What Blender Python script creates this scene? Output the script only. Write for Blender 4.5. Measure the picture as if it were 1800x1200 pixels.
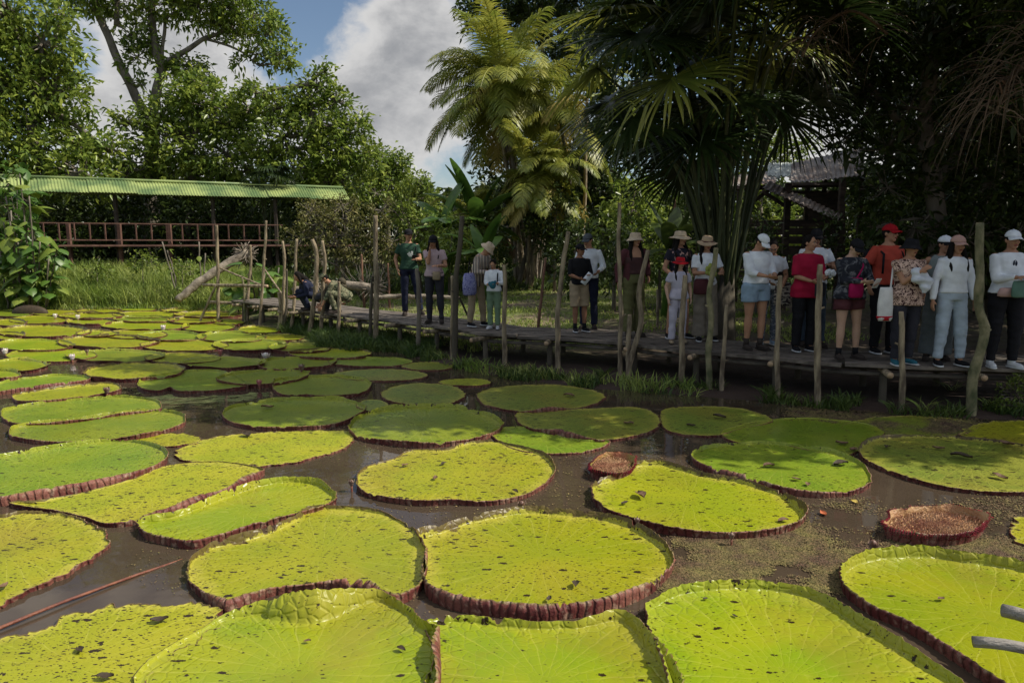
import bpy, bmesh, math, random
import numpy as np
from mathutils import Vector, Matrix, noise, Euler
R = math.radians
for o in list(bpy.data.objects): bpy.data.objects.remove(o)
scn = bpy.context.scene
COL = scn.collection
random.seed(7); rng = np.random.default_rng(7)
# ------------------------------------------------------------ camera
F = 1250.0; CAMH = 2.1; PITCH = math.atan(172/1250)
cam = bpy.data.objects.new("camera", bpy.data.cameras.new("camera")); COL.objects.link(cam)
cam.data.lens = 36*F/1800; cam.data.sensor_width = 36; cam.data.clip_end = 2000; cam.data.clip_start = .05
cam.location = (0, 0, CAMH); cam.rotation_euler = (R(90)-PITCH, 0, 0)
scn.camera = cam
scn.render.resolution_x = 1024; scn.render.resolution_y = 682
cp, sp = math.cos(PITCH), math.sin(PITCH)
def gp(px, py, z=0.0):
    """point of the picture's ray on the level z"""
    u, v = (px-900)/F, -(py-600)/F
    t = (CAMH-z)/(sp-v*cp)
    return Vector((t*u, t*(cp+v*sp), z))
def at(px, py, y):
    """point of the picture's ray at distance y"""
    u, v = (px-900)/F, -(py-600)/F
    t = y/(cp+v*sp)
    return Vector((t*u, y, CAMH+t*(v*cp-sp)))
def pdir(px, py):
    u, v = (px-900)/F, -(py-600)/F
    return Vector((u, cp+v*sp, v*cp-sp)).normalized()
# ------------------------------------------------------------ light
SUN_EL, SUN_AZ = R(48), R(96)
S = Vector((math.cos(SUN_EL)*math.sin(SUN_AZ), math.cos(SUN_EL)*math.cos(SUN_AZ), math.sin(SUN_EL)))
sd = bpy.data.lights.new("sun", 'SUN'); sd.energy = 5.0; sd.angle = R(0.5); sd.color = (1, .93, .80)
sun = bpy.data.objects.new("sun", sd); COL.objects.link(sun)
sun.rotation_euler = (-S).to_track_quat('-Z', 'Y').to_euler(); sun.location = S*60
W = bpy.data.worlds.new("World"); scn.world = W; W.use_nodes = True
nt = W.node_tree; nt.nodes.clear()
def wn(t, **k):
    n = nt.nodes.new(t)
    for a, b in k.items(): setattr(n, a, b)
    return n
L = nt.links.new
sky = wn('ShaderNodeTexSky', sky_type='NISHITA', sun_disc=False); sky.sun_elevation = SUN_EL; sky.sun_rotation = SUN_AZ
sky.air_density = 1.0; sky.dust_density = .6; sky.ozone_density = 1.2
bg = wn('ShaderNodeBackground'); out = wn('ShaderNodeOutputWorld'); bg.inputs[1].default_value = 0.09
tc = wn('ShaderNodeTexCoord')
def wmath(op, a, b=None, clamp=False):
    n = wn('ShaderNodeMath', operation=op); n.use_clamp = clamp
    for i, q in enumerate((a, b)):
        if q is None: continue
        if isinstance(q, (int, float)): n.inputs[i].default_value = q
        else: L(q, n.inputs[i])
    return n.outputs[0]
def wnoise(scale, detail, rough, zs=2.2, dist=0.0, off=(0, 0, 0)):
    m = wn('ShaderNodeMapping'); m.inputs['Scale'].default_value = (1, 1, zs); m.inputs['Location'].default_value = off
    L(tc.outputs['Generated'], m.inputs[0])
    n = wn('ShaderNodeTexNoise'); n.inputs['Scale'].default_value = scale; n.inputs['Detail'].default_value = detail
    n.inputs['Roughness'].default_value = rough; n.inputs['Distortion'].default_value = dist
    L(m.outputs[0], n.inputs['Vector']); return n.outputs['Fac']
def blob(px, py, c0, c1):
    d = wn('ShaderNodeVectorMath', operation='DOT_PRODUCT'); L(tc.outputs['Generated'], d.inputs[0]); d.inputs[1].default_value = pdir(px, py)
    m = wn('ShaderNodeMapRange', interpolation_type='SMOOTHSTEP'); L(d.outputs['Value'], m.inputs[0])
    m.inputs[1].default_value = math.cos(R(c0)); m.inputs[2].default_value = math.cos(R(c1)); return m.outputs[0]
big = wnoise(4.6, 14, .60, 1.3, .3, (.3, .1, .5)); fine = wnoise(17, 8, .62, 1.5, .3)
cl = wmath('ADD', wmath('MULTIPLY', big, 1.25), wmath('MULTIPLY', fine, .42))
for q, w_ in ((blob(660, 190, 8, 1), .32), (blob(745, 40, 4.5, .5), .26), (blob(550, 70, 5.5, 1), -.20), (blob(280, 190, 9, 2), .28), (blob(1500, 200, 9, 1), .3), (blob(100, 60, 4, 1), -.25), (blob(520, 20, 3.5, .5), -.2), (blob(890, 60, 4, 0), -.12)):
    cl = wmath('ADD', cl, wmath('MULTIPLY', q, w_))
ramp = wn('ShaderNodeMapRange', interpolation_type='SMOOTHSTEP'); L(cl, ramp.inputs[0]); ramp.inputs[1].default_value = .76; ramp.inputs[2].default_value = 1.02
thick = wn('ShaderNodeMapRange', interpolation_type='SMOOTHSTEP'); L(wmath('ADD', cl, wmath('MULTIPLY', wnoise(9, 9, .62, 1.7, .4, (2, 1, 0)), .95)), thick.inputs[0]); thick.inputs[1].default_value = 1.42; thick.inputs[2].default_value = 2.0
cc = wn('ShaderNodeMix', data_type='RGBA'); L(thick.outputs[0], cc.inputs[0]); cc.inputs[6].default_value = (6.7, 6.65, 6.6, 1); cc.inputs[7].default_value = (3.3, 3.4, 3.6, 1)
sz = wn('ShaderNodeSeparateXYZ'); L(tc.outputs['Generated'], sz.inputs[0]); hi = wn('ShaderNodeMapRange', interpolation_type='SMOOTHSTEP'); L(sz.outputs[2], hi.inputs[0]); hi.inputs[1].default_value = .42; hi.inputs[2].default_value = .85; hi.inputs[3].default_value = 1; hi.inputs[4].default_value = 2.9  # clouds high above the view brightened to add unseen fill light
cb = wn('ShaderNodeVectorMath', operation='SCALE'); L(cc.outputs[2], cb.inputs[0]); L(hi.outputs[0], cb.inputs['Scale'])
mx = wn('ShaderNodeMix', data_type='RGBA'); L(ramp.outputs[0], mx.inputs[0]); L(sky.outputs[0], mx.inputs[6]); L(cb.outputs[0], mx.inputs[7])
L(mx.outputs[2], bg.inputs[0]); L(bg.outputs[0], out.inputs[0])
scn.view_settings.view_transform = 'Standard'; scn.view_settings.look = 'None'; scn.view_settings.exposure = .12; scn.view_settings.gamma = 1
scn.cycles.max_bounces = 6; scn.cycles.transparent_max_bounces = 4
# ------------------------------------------------------------ materials
def hexc(c):
    return tuple(c) if len(c) == 4 else (*c, 1)
def M(name, c1, c2=None, scale=4, rough=.6, bump=0, bscale=30, trans=0, spec=.4, island=0, stretch=(1, 1, 1), contrast=(.35, .65), detail=5, tc_=None):
    m = bpy.data.materials.new(name); m.use_nodes = True; t = m.node_tree; n = t.nodes; b = n['Principled BSDF']; o = n['Material Output']
    co = n.new('ShaderNodeTexCoord'); mp = n.new('ShaderNodeMapping'); mp.inputs['Scale'].default_value = stretch; t.links.new(co.outputs['Object'], mp.inputs[0])
    rgb = n.new('ShaderNodeMix'); rgb.data_type = 'RGBA'
    rgb.inputs[6].default_value = hexc(c1); rgb.inputs[7].default_value = hexc(c2 or c1)
    no = n.new('ShaderNodeTexNoise'); no.inputs['Scale'].default_value = scale; no.inputs['Detail'].default_value = detail; t.links.new(mp.outputs[0], no.inputs['Vector'])
    mr = n.new('ShaderNodeMapRange'); mr.inputs[1].default_value = contrast[0]; mr.inputs[2].default_value = contrast[1]
    t.links.new(no.outputs['Fac'], mr.inputs[0]); t.links.new(mr.outputs[0], rgb.inputs[0]); col = rgb.outputs[2]
    if island:
        g = n.new('ShaderNodeNewGeometry'); r2 = n.new('ShaderNodeMapRange'); t.links.new(g.outputs['Random Per Island'], r2.inputs[0]); r2.inputs[3].default_value = 1-island; r2.inputs[4].default_value = 1+island
        hs = n.new('ShaderNodeHueSaturation'); t.links.new(col, hs.inputs['Color']); t.links.new(r2.outputs[0], hs.inputs['Value'])
        r3 = n.new('ShaderNodeMapRange'); t.links.new(g.outputs['Random Per Island'], r3.inputs[0]); r3.inputs[3].default_value = .5+.03*island; r3.inputs[4].default_value = .5-.05*island
        t.links.new(r3.outputs[0], hs.inputs['Hue']); col = hs.outputs[0]
    t.links.new(col, b.inputs['Base Color']); b.inputs['Roughness'].default_value = rough; b.inputs['Specular IOR Level'].default_value = spec
    if bump:
        nb = n.new('ShaderNodeTexNoise'); nb.inputs['Scale'].default_value = bscale; nb.inputs['Detail'].default_value = 4; t.links.new(mp.outputs[0], nb.inputs['Vector'])
        bp = n.new('ShaderNodeBump'); bp.inputs['Strength'].default_value = bump; bp.inputs['Distance'].default_value = .02; t.links.new(nb.outputs['Fac'], bp.inputs['Height']); t.links.new(bp.outputs[0], b.inputs['Normal'])
    if trans:
        tr = n.new('ShaderNodeBsdfTranslucent'); t.links.new(col, tr.inputs[0]); ms = n.new('ShaderNodeMixShader'); ms.inputs[0].default_value = trans
        t.links.new(b.outputs[0], ms.inputs[1]); t.links.new(tr.outputs[0], ms.inputs[2]); t.links.new(ms.outputs[0], o.inputs[0])
    return m
MT = {}
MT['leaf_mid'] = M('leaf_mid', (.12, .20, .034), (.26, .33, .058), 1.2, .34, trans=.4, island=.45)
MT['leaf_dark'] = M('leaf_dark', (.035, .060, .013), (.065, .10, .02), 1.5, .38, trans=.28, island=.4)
MT['leaf_lime'] = M('leaf_lime', (.12, .195, .03), (.22, .28, .045), 1.5, .5, trans=.35, island=.4)
MT['leaf_olive'] = M('leaf_olive', (.13, .15, .04), (.20, .19, .06), 2, .6, trans=.3, island=.4)
MT['leaf_big'] = M('leaf_big', (.05, .12, .02), (.10, .19, .03), 2, .4, trans=.3, island=.3, bump=.2, bscale=12)
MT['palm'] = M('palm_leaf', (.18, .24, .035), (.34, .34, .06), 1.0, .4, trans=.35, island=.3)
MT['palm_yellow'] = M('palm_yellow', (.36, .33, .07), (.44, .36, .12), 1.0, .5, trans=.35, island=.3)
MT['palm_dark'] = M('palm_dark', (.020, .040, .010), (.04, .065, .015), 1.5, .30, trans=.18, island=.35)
MT['dead'] = M('dead_frond', (.12, .075, .04), (.20, .14, .08), 3, .8, trans=.15, island=.4)
MT['bark'] = M('bark', (.10, .085, .065), (.22, .19, .15), 3, .9, bump=.8, bscale=18, stretch=(1, 1, .4))
MT['bark_dark'] = M('bark_dark', (.05, .042, .03), (.10, .085, .06), 3, .9, bump=.8, bscale=18, stretch=(1, 1, .4))
MT['pole'] = M('pole_wood', (.10, .075, .05), (.36, .29, .19), 7, .9, bump=1.0, bscale=28, stretch=(2, 2, .45))
MT['pole_moss'] = M('pole_moss', (.07, .08, .035), (.26, .23, .13), 8, .9, bump=.8, bscale=30, stretch=(1, 1, .6))
MT['pole_red'] = M('pole_red', (.14, .07, .045), (.24, .13, .085), 4, .85, bump=.6, bscale=25, stretch=(1, 1, .4))
MT['plank'] = M('plank_wood', (.065, .055, .045), (.20, .17, .14), 3, .85, bump=.8, bscale=30, stretch=(.25, 3, 1), island=.25)
MT['cut'] = M('cut_wood', (.45, .32, .2), (.3, .2, .12), 20, .8)
MT['deadlog'] = M('dead_log', (.11, .09, .07), (.29, .245, .19), 6, .95, bump=1, bscale=22)
MT['grass'] = M('grass_blade', (.16, .25, .04), (.30, .35, .09), .7, .5, trans=.35, island=.4)
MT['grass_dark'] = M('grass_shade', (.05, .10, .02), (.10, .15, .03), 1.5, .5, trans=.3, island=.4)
MT['soil'] = M('soil', (.055, .04, .028), (.10, .075, .05), 3, .95, bump=.8, bscale=20)
MT['weedg'] = M('green_pond_weed', (.20, .21, .05), (.30, .27, .08), 3, .9, island=.4)
MT['duck'] = M('floating_weed', (.10, .065, .035), (.17, .15, .045), 5, .9, island=.6, bump=.4)
MT['deadleaf'] = M('dry_leaf', (.10, .055, .03), (.20, .12, .07), 20, .8, bump=.4)
MT['blackspot'] = M('rotten_leaf', (.03, .02, .012), (.06, .04, .02), 20, .7)
# ------------------------------------------------------------ mesh helpers
def tag(o, label=None, cat=None, group=None, kind=None):
    for k, v in (('label', label), ('category', cat), ('group', group), ('kind', kind)):
        if v: o[k] = v
    return o
def link(name, me, mats, parent=None):
    o = bpy.data.objects.new(name, me); COL.objects.link(o)
    for m in (mats if isinstance(mats, (list, tuple)) else [mats]): me.materials.append(MT[m] if isinstance(m, str) else m)
    if parent: o.parent = parent
    return o
def empty(name, loc, label=None, cat=None, group=None):
    o = bpy.data.objects.new(name, None); COL.objects.link(o); o.location = loc; o.empty_display_size = .2
    return tag(o, label, cat, group)
def npmesh(name, V, Fc, mats, parent=None, smooth=True, uv=None, matidx=None):
    """V (n,3), Fc list of equal-length faces array (m,k)"""
    V = np.asarray(V, dtype=np.float32); Fc = np.asarray(Fc, dtype=np.int32)
    me = bpy.data.meshes.new(name); me.vertices.add(len(V)); me.vertices.foreach_set('co', V.ravel())
    m, k = Fc.shape; me.loops.add(m*k); me.loops.foreach_set('vertex_index', Fc.ravel())
    me.polygons.add(m); me.polygons.foreach_set('loop_start', np.arange(0, m*k, k, dtype=np.int32)); me.polygons.foreach_set('loop_total', np.full(m, k, dtype=np.int32))
    if smooth: me.polygons.foreach_set('use_smooth', np.ones(m, dtype=bool))
    if matidx is not None: me.polygons.foreach_set('material_index', np.asarray(matidx, dtype=np.int32))
    if uv is not None:
        u = me.uv_layers.new(name='UVMap'); u.data.foreach_set('uv', np.asarray(uv, dtype=np.float32)[Fc.ravel()].ravel())
    me.update(calc_edges=True); me.validate()
    return link(name, me, mats, parent)
class MB:
    def __init__(s): s.v = []; s.f = []; s.m = []
    def add(s, vs, fs, m=0):
        b = len(s.v); s.v += [tuple(v) for v in vs]
        for f in fs: s.f.append([b+i for i in f]); s.m.append(m)
    def tube(s, pts, rad, n=8, m=0, caps=True, sq=1.0):
        pts = [Vector(p) for p in pts]; N = len(pts)
        if isinstance(rad, (int, float)): rad = [rad]*N
        vs = []; fs = []; up = None
        for i, p in enumerate(pts):
            t = (pts[min(i+1, N-1)]-pts[max(i-1, 0)])
            if t.length < 1e-7: t = Vector((0, 0, 1))
            t.normalize()
            if up is None: up = t.orthogonal().normalized()
            else:
                up = up-t*up.dot(t)
                up = up.normalized() if up.length > 1e-6 else t.orthogonal().normalized()
            w = t.cross(up)
            for j in range(n):
                a = 2*math.pi*j/n; vs.append(p+(up*math.cos(a)+w*math.sin(a)*sq)*rad[i])
        for i in range(N-1):
            for j in range(n): fs.append((i*n+j, i*n+(j+1) % n, (i+1)*n+(j+1) % n, (i+1)*n+j))
        if caps: fs.append(tuple(range(n))[::-1]); fs.append(tuple((N-1)*n+j for j in range(n)))
        s.add(vs, fs, m)
    def ell(s, c, r, rot=None, n=12, k=8, m=0):
        c = Vector(c); vs = []; fs = []
        if isinstance(r, (int, float)): r = (r, r, r)
        q = rot or Matrix.Identity(3)
        for i in range(k+1):
            ph = math.pi*i/k
            for j in range(n):
                a = 2*math.pi*j/n
                vs.append(c+q@Vector((r[0]*math.sin(ph)*math.cos(a), r[1]*math.sin(ph)*math.sin(a), r[2]*math.cos(ph))))
        for i in range(k):
            for j in range(n): fs.append((i*n+j, (i+1)*n+j, (i+1)*n+(j+1) % n, i*n+(j+1) % n))
        s.add(vs, fs, m)
    def box(s, c, size, rot=None, m=0):
        c = Vector(c); q = rot or Matrix.Identity(3); x, y, z = [a/2 for a in size]
        vs = [c+q@Vector((i*x, j*y, k*z)) for i in (-1, 1) for j in (-1, 1) for k in (-1, 1)]
        s.add(vs, [(0, 1, 3, 2), (4, 6, 7, 5), (0, 4, 5, 1), (2, 3, 7, 6), (0, 2, 6, 4), (1, 5, 7, 3)], m)
    def loft(s, rings, n=20, m=0, T=None):
        """rings: (cx,cy,z,rx,ry)"""
        vs = []; fs = []
        for (cx, cy, z, rx, ry) in rings:
            for j in range(n):
                a = 2*math.pi*j/n; ca, sa = math.cos(a), math.sin(a)
                p = Vector((cx+rx*math.copysign(abs(ca)**.85, ca), cy+ry*math.copysign(abs(sa)**.85, sa), z)); vs.append(T(p) if T else p)
        for i in range(len(rings)-1):
            for j in range(n): fs.append((i*n+j, i*n+(j+1) % n, (i+1)*n+(j+1) % n, (i+1)*n+j))
        fs.append(tuple(range(n))[::-1]); fs.append(tuple((len(rings)-1)*n+j for j in range(n)))
        s.add(vs, fs, m)
    def build(s, name, mats, parent=None, smooth=True, bevel=0, remesh=0, org=None):
        me = bpy.data.meshes.new(name)
        vs = s.v if org is None else [tuple(Vector(v)-org) for v in s.v]
        me.from_pydata(vs, [], s.f); me.polygons.foreach_set('material_index', s.m)
        if smooth: me.polygons.foreach_set('use_smooth', [True]*len(me.polygons))
        me.update()
        o = link(name, me, mats, parent)
        if remesh:
            md = o.modifiers.new('r', 'REMESH'); md.mode = 'VOXEL'; md.voxel_size = remesh; md.use_smooth_shade = True
            sm = o.modifiers.new('s', 'SMOOTH'); sm.factor = .5; sm.iterations = 2
            dg = bpy.context.evaluated_depsgraph_get(); dg.update()
            m2 = bpy.data.meshes.new_from_object(o.evaluated_get(dg)); o.modifiers.clear(); o.data = m2
            if not m2.materials:
                for m in (mats if isinstance(mats, (list, tuple)) else [mats]): m2.materials.append(MT[m] if isinstance(m, str) else m)
        if bevel:
            md = o.modifiers.new('b', 'BEVEL'); md.width = bevel; md.segments = 2
        return o
def rotz(a): return Matrix.Rotation(a, 3, 'Z')
def rotx(a): return Matrix.Rotation(a, 3, 'X')
def nz(x, y=0, z=0): return noise.noise(Vector((x, y, z)))
def catmull(P, n, closed=False):
    P = np.asarray(P, float); N = len(P); segs = N if closed else N-1; o = []
    per = max(2, n//segs)
    for i in range(segs):
        if closed: a, b, c, d = P[(i-1) % N], P[i], P[(i+1) % N], P[(i+2) % N]
        else: a, b, c, d = P[max(i-1, 0)], P[i], P[i+1], P[min(i+2, N-1)]
        for k in range(per):
            t = k/per; o.append(.5*((2*b)+(-a+c)*t+(2*a-5*b+4*c-d)*t*t+(-a+3*b-3*c+d)*t**3))
    if not closed: o.append(P[-1])
    return np.array(o)
# ------------------------------------------------------------ ground and water
SHORE = [(-400, 26), (-60, 26), (-22, 22.6)]+[(gp(*p).x, gp(*p).y) for p in ((0, 546), (300, 544), (425, 548), (445, 574), (500, 585), (540, 592), (560, 610), (620, 617), (700, 618), (720, 628), (800, 648), (900, 667), (1050, 684), (1200, 695), (1330, 705), (1480, 722), (1620, 732), (1800, 742))]+[(9, 7.5), (14, 5), (30, 2), (400, 0)]
SX = [p[0] for p in SHORE]; SY = [p[1] for p in SHORE]
def shore(x): return np.interp(x, SX, SY)
def gz(x, y):
    d = y-shore(x)
    left = np.clip((-x-7)/4, 0, 1)
    z = np.interp(d, [-3, -.6, 0, .5, 3, 9, 16, 60, 300], [-.8, -.25, .0, .07, .14, .42, .55, .8, 2.0])
    z2 = np.interp(d, [-3, -.6, 0, .5, 3, 6, 10, 60, 300], [-.8, -.25, .0, .12, .62, 1.0, 1.1, 1.2, 2.0])
    b = np.interp(-y, [3, 3.6, 8, 400], [0, 1, 1.5, 2])    # bank behind the camera
    return np.where(y < -3, np.interp(-y, [3, 4.5, 9, 400], [-.8, .1, .4, 1.5]), z*(1-left)+z2*left)
xs = np.concatenate([[-600, -300, -150, -80, -50, -38], np.arange(-30, 16, .22), [18, 22, 28, 40, 70, 150, 300, 600]])
ys = np.concatenate([[-300, -100, -40, -15, -8, -5, -4, -3, 0, 3, 5], np.arange(6, 34, .22), [35, 38, 42, 48, 56, 70, 100, 160, 300, 700]])
X, Y = np.meshgrid(xs, ys); Z = gz(X, Y)
bumpn = np.array([nz(x*.9, y*.9)*.05+nz(x*2.7, y*2.7, 4)*.025 for x, y in zip(X.ravel(), Y.ravel())]).reshape(X.shape)
Z = Z+bumpn*np.clip((Y-shore(X))*1.5, 0, 1)
nx_, ny_ = len(xs), len(ys)
idx = np.arange(nx_*ny_).reshape(ny_, nx_)
FQ = np.stack([idx[:-1, :-1], idx[:-1, 1:], idx[1:, 1:], idx[1:, :-1]], -1).reshape(-1, 4)
def ground_mat():
    m = M('ground', (.12, .16, .03), (.19, .15, .09), .8, .95, bump=1.0, bscale=14, contrast=(.42, .6)); t = m.node_tree; n = t.nodes; b = n['Principled BSDF']
    src = b.inputs['Base Color'].links[0].from_socket
    co = n['Texture Coordinate']; no = n.new('ShaderNodeTexNoise'); no.inputs['Scale'].default_value = 9; no.inputs['Detail'].default_value = 8; t.links.new(co.outputs['Object'], no.inputs[0])
    mr = n.new('ShaderNodeMapRange'); mr.inputs[1].default_value = .45; mr.inputs[2].default_value = .62; t.links.new(no.outputs['Fac'], mr.inputs[0])
    mi = n.new('ShaderNodeMix'); mi.data_type = 'RGBA'; t.links.new(mr.outputs[0], mi.inputs[0]); t.links.new(src, mi.inputs[6]); mi.inputs[7].default_value = (.07, .05, .032, 1)
    at_ = n.new('ShaderNodeAttribute'); at_.attribute_name = 'mud'; m2 = n.new('ShaderNodeMix'); m2.data_type = 'RGBA'; t.links.new(at_.outputs['Fac'], m2.inputs[0]); t.links.new(mi.outputs[2], m2.inputs[6]); m2.inputs[7].default_value = (.045, .028, .02, 1)
    t.links.new(m2.outputs[2], b.inputs['Base Color']); return m
MT['ground'] = ground_mat()
g = npmesh('ground', np.stack([X.ravel(), Y.ravel(), Z.ravel()], 1), FQ, 'ground'); tag(g, kind='structure')
dd = (Y-shore(X)).ravel(); a_ = g.data.attributes.new('mud', 'FLOAT', 'POINT')
a_.data.foreach_set('value', np.clip(np.where(X.ravel() > -4, 1.15-(dd-1.0)/np.interp(X.ravel(), [-3, 1, 4], [1.6, 2.5, 14]), .9-dd/.8), 0, 1).astype(np.float32))
def water_mat():
    m = bpy.data.materials.new('pond_water'); m.use_nodes = True; t = m.node_tree; n = t.nodes; b = n['Principled BSDF']
    b.inputs['Roughness'].default_value = .04; b.inputs['IOR'].default_value = 1.33; b.inputs['Specular IOR Level'].default_value = .7
    co = n.new('ShaderNodeTexCoord'); no = n.new('ShaderNodeTexNoise'); no.inputs['Scale'].default_value = 1.3; no.inputs['Detail'].default_value = 6; t.links.new(co.outputs['Object'], no.inputs[0])
    mi = n.new('ShaderNodeMix'); mi.data_type = 'RGBA'; t.links.new(no.outputs['Fac'], mi.inputs[0]); mi.inputs[6].default_value = (.036, .026, .017, 1); mi.inputs[7].default_value = (.085, .062, .042, 1); t.links.new(mi.outputs[2], b.inputs['Base Color'])
    n2 = n.new('ShaderNodeTexNoise'); n2.inputs['Scale'].default_value = 3.5; n2.inputs['Detail'].default_value = 2; t.links.new(co.outputs['Object'], n2.inputs[0])
    bp = n.new('ShaderNodeBump'); bp.inputs['Strength'].default_value = .05; bp.inputs['Distance'].default_value = .05; t.links.new(n2.outputs['Fac'], bp.inputs['Height']); t.links.new(bp.outputs[0], b.inputs['Normal'])
    return m
MT['water'] = water_mat()
w = MB(); w.add([(-600, -40, 0), (600, -40, 0), (600, 27, 0), (-600, 27, 0)], [(0, 1, 2, 3)]); tag(w.build('pond_water', 'water', smooth=False), kind='structure')
# ------------------------------------------------------------ giant lily pads
def pad_mat(name, c1, c2, speck, rim=False, gloss=.34, brown=0.0, quilt=.25):
    m = bpy.data.materials.new(name); m.use_nodes = True; t = m.node_tree; n = t.nodes; b = n['Principled BSDF']; lk = t.links.new
    def nn(tp, **k):
        q = n.new(tp)
        for a, v in k.items(): setattr(q, a, v)
        return q
    def mth(op, a, b_=None, clamp=False):
        q = nn('ShaderNodeMath', operation=op); q.use_clamp = clamp
        for i, s_ in enumerate((a, b_)):
            if s_ is None: continue
            if isinstance(s_, (int, float)): q.inputs[i].default_value = s_
            else: lk(s_, q.inputs[i])
        return q.outputs[0]
    def mixc(f, a, b_):
        q = nn('ShaderNodeMix', data_type='RGBA')
        if isinstance(f, (int, float)): q.inputs[0].default_value = f
        else: lk(f, q.inputs[0])
        for i, s_ in ((6, a), (7, b_)):
            if isinstance(s_, tuple): q.inputs[i].default_value = hexc(s_)
            else: lk(s_, q.inputs[i])
        return q.outputs[2]
    def sstep(x, a, b_):
        q = nn('ShaderNodeMapRange', interpolation_type='SMOOTHSTEP'); lk(x, q.inputs[0]); q.inputs[1].default_value = a; q.inputs[2].default_value = b_; return q.outputs[0]
    co = nn('ShaderNodeTexCoord'); oi = nn('ShaderNodeObjectInfo')
    off = nn('ShaderNodeVectorMath', operation='ADD'); lk(co.outputs['Object'], off.inputs[0]); cm = nn('ShaderNodeCombineXYZ'); lk(mth('MULTIPLY', oi.outputs['Random'], 60), cm.inputs[0]); lk(cm.outputs[0], off.inputs[1]); P = off.outputs[0]
    def noi(sc, det=4, src=P, ro=.5):
        q = nn('ShaderNodeTexNoise'); q.inputs['Scale'].default_value = sc; q.inputs['Detail'].default_value = det; q.inputs['Roughness'].default_value = ro; lk(src, q.inputs['Vector']); return q.outputs['Fac']
    sep = nn('ShaderNodeSeparateXYZ'); lk(co.outputs['UV'], sep.inputs[0]); r, arc = sep.outputs[0], sep.outputs[1]
    col = mixc(sstep(noi(1.6), .35, .65), c1, c2)
    # per pad tone
    hs = nn('ShaderNodeHueSaturation'); lk(col, hs.inputs['Color']); lk(mth('ADD', mth('MULTIPLY', oi.outputs['Random'], .022), .484), hs.inputs['Hue']); lk(mth('ADD', mth('MULTIPLY', oi.outputs['Random'], .22), .84), hs.inputs['Value']); col = hs.outputs[0]
    # radial and cross veins
    vein = mth('ABSOLUTE', mth('SUBTRACT', mth('FRACT', mth('ADD', mth('DIVIDE', arc, .17), mth('MULTIPLY', noi(3), .8))), .5))
    vm = mth('MULTIPLY', mth('SUBTRACT', 1, sstep(vein, .0, .05)), .30)
    vo = nn('ShaderNodeTexVoronoi', feature='DISTANCE_TO_EDGE'); vo.inputs['Scale'].default_value = 15; lk(P, vo.inputs['Vector'])
    vm = mth('ADD', vm, mth('MULTIPLY', mth('SUBTRACT', 1, sstep(vo.outputs['Distance'], .0, .03)), .16))
    col = mixc(vm, col, (.58, .55, .12))
    if brown: col = mixc(mth('MULTIPLY', sstep(mth('ADD', noi(1.1, 5), mth('MULTIPLY', noi(14, 3), .2)), .60, .78), brown), col, (.26, .17, .03))
    # yellowing towards the torn edge
    col = mixc(mth('MULTIPLY', sstep(mth('ADD', r, mth('MULTIPLY', noi(6), .35)), 1.0, 1.22), .6 if speck > .5 else .25), col, (.50, .44, .07))
    if speck:
        mp = nn('ShaderNodeMapping'); mp.inputs['Scale'].default_value = (1, 2.1, 1); mp.inputs['Rotation'].default_value = (0, 0, .5); lk(P, mp.inputs[0])
        tot = None
        for sc, lim in ((9, .15), (23, .17), (41, .17)):
            v = nn('ShaderNodeTexVoronoi'); v.inputs['Scale'].default_value = sc; lk(mp.outputs[0], v.inputs['Vector'])
            d = mth('ADD', v.outputs['Distance'], mth('MULTIPLY', mth('SUBTRACT', noi(sc*2.6, 5, ro=.7), .5), 1.1))
            sc_ = nn('ShaderNodeSeparateColor'); lk(v.outputs['Color'], sc_.inputs[0])
            dens = mth('MULTIPLY', sstep(noi(1.7, 3), .30, .7), 1)
            th = mth('MULTIPLY', mth('SUBTRACT', mth('ADD', sc_.outputs[0], mth('MULTIPLY', dens, .35)), .96-speck*.57), .82); th = mth('ADD', th, mth('MULTIPLY', mth('SUBTRACT', oi.outputs['Random'], .5), .10))
            th = mth('MINIMUM', th, lim+.08)
            msk = sstep(mth('SUBTRACT', th, d), 0, .02); tot = msk if tot is None else mth('MAXIMUM', tot, msk)
        col = mixc(tot, col, (.030, .018, .008))
        if speck > .5: col = mixc(mth('MULTIPLY', sstep(mth('ADD', r, mth('MULTIPLY', noi(7, 5, ro=.7), .9)), 1.50, 1.56), .85), col, (.09, .055, .028))
    if rim:
        # ribbed maroon outside wall; u = height 0..1, v = arc metres
        rib = mth('ABSOLUTE', mth('SUBTRACT', mth('FRACT', mth('ADD', mth('DIVIDE', arc, .055), mth('MULTIPLY', noi(7, 3), 1.6))), .5))
        col = mixc(sstep(noi(3, 4), .4, .62), c1, c2)
        col = mixc(mth('MULTIPLY', sstep(mth('ADD', r, mth('MULTIPLY', noi(9, 4), .9)), 1.25, 1.6), .75), col, (.20, .20, .04))
        col = mixc(mth('MULTIPLY', sstep(noi(17, 5), .52, .66), .6), col, (.36, .25, .17))
        col = mixc(mth('MULTIPLY', mth('SUBTRACT', 1, sstep(rib, 0, .12)), .75), col, (.05, .02, .012))
        vo2 = nn('ShaderNodeTexVoronoi', feature='DISTANCE_TO_EDGE'); vo2.inputs['Scale'].default_value = 26; lk(P, vo2.inputs['Vector'])
        col = mixc(mth('MULTIPLY', mth('SUBTRACT', 1, sstep(vo2.outputs['Distance'], 0, .06)), .5), col, (.06, .03, .018))
        hh = mth('ADD', sstep(rib, 0, .25), mth('MULTIPLY', noi(60, 2), .5)); dist = .012; st = .8
    else:
        q1 = mth('MULTIPLY', sstep(vein, 0, .25), .5)
        edge = sstep(r, .55, 1.05)
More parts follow.
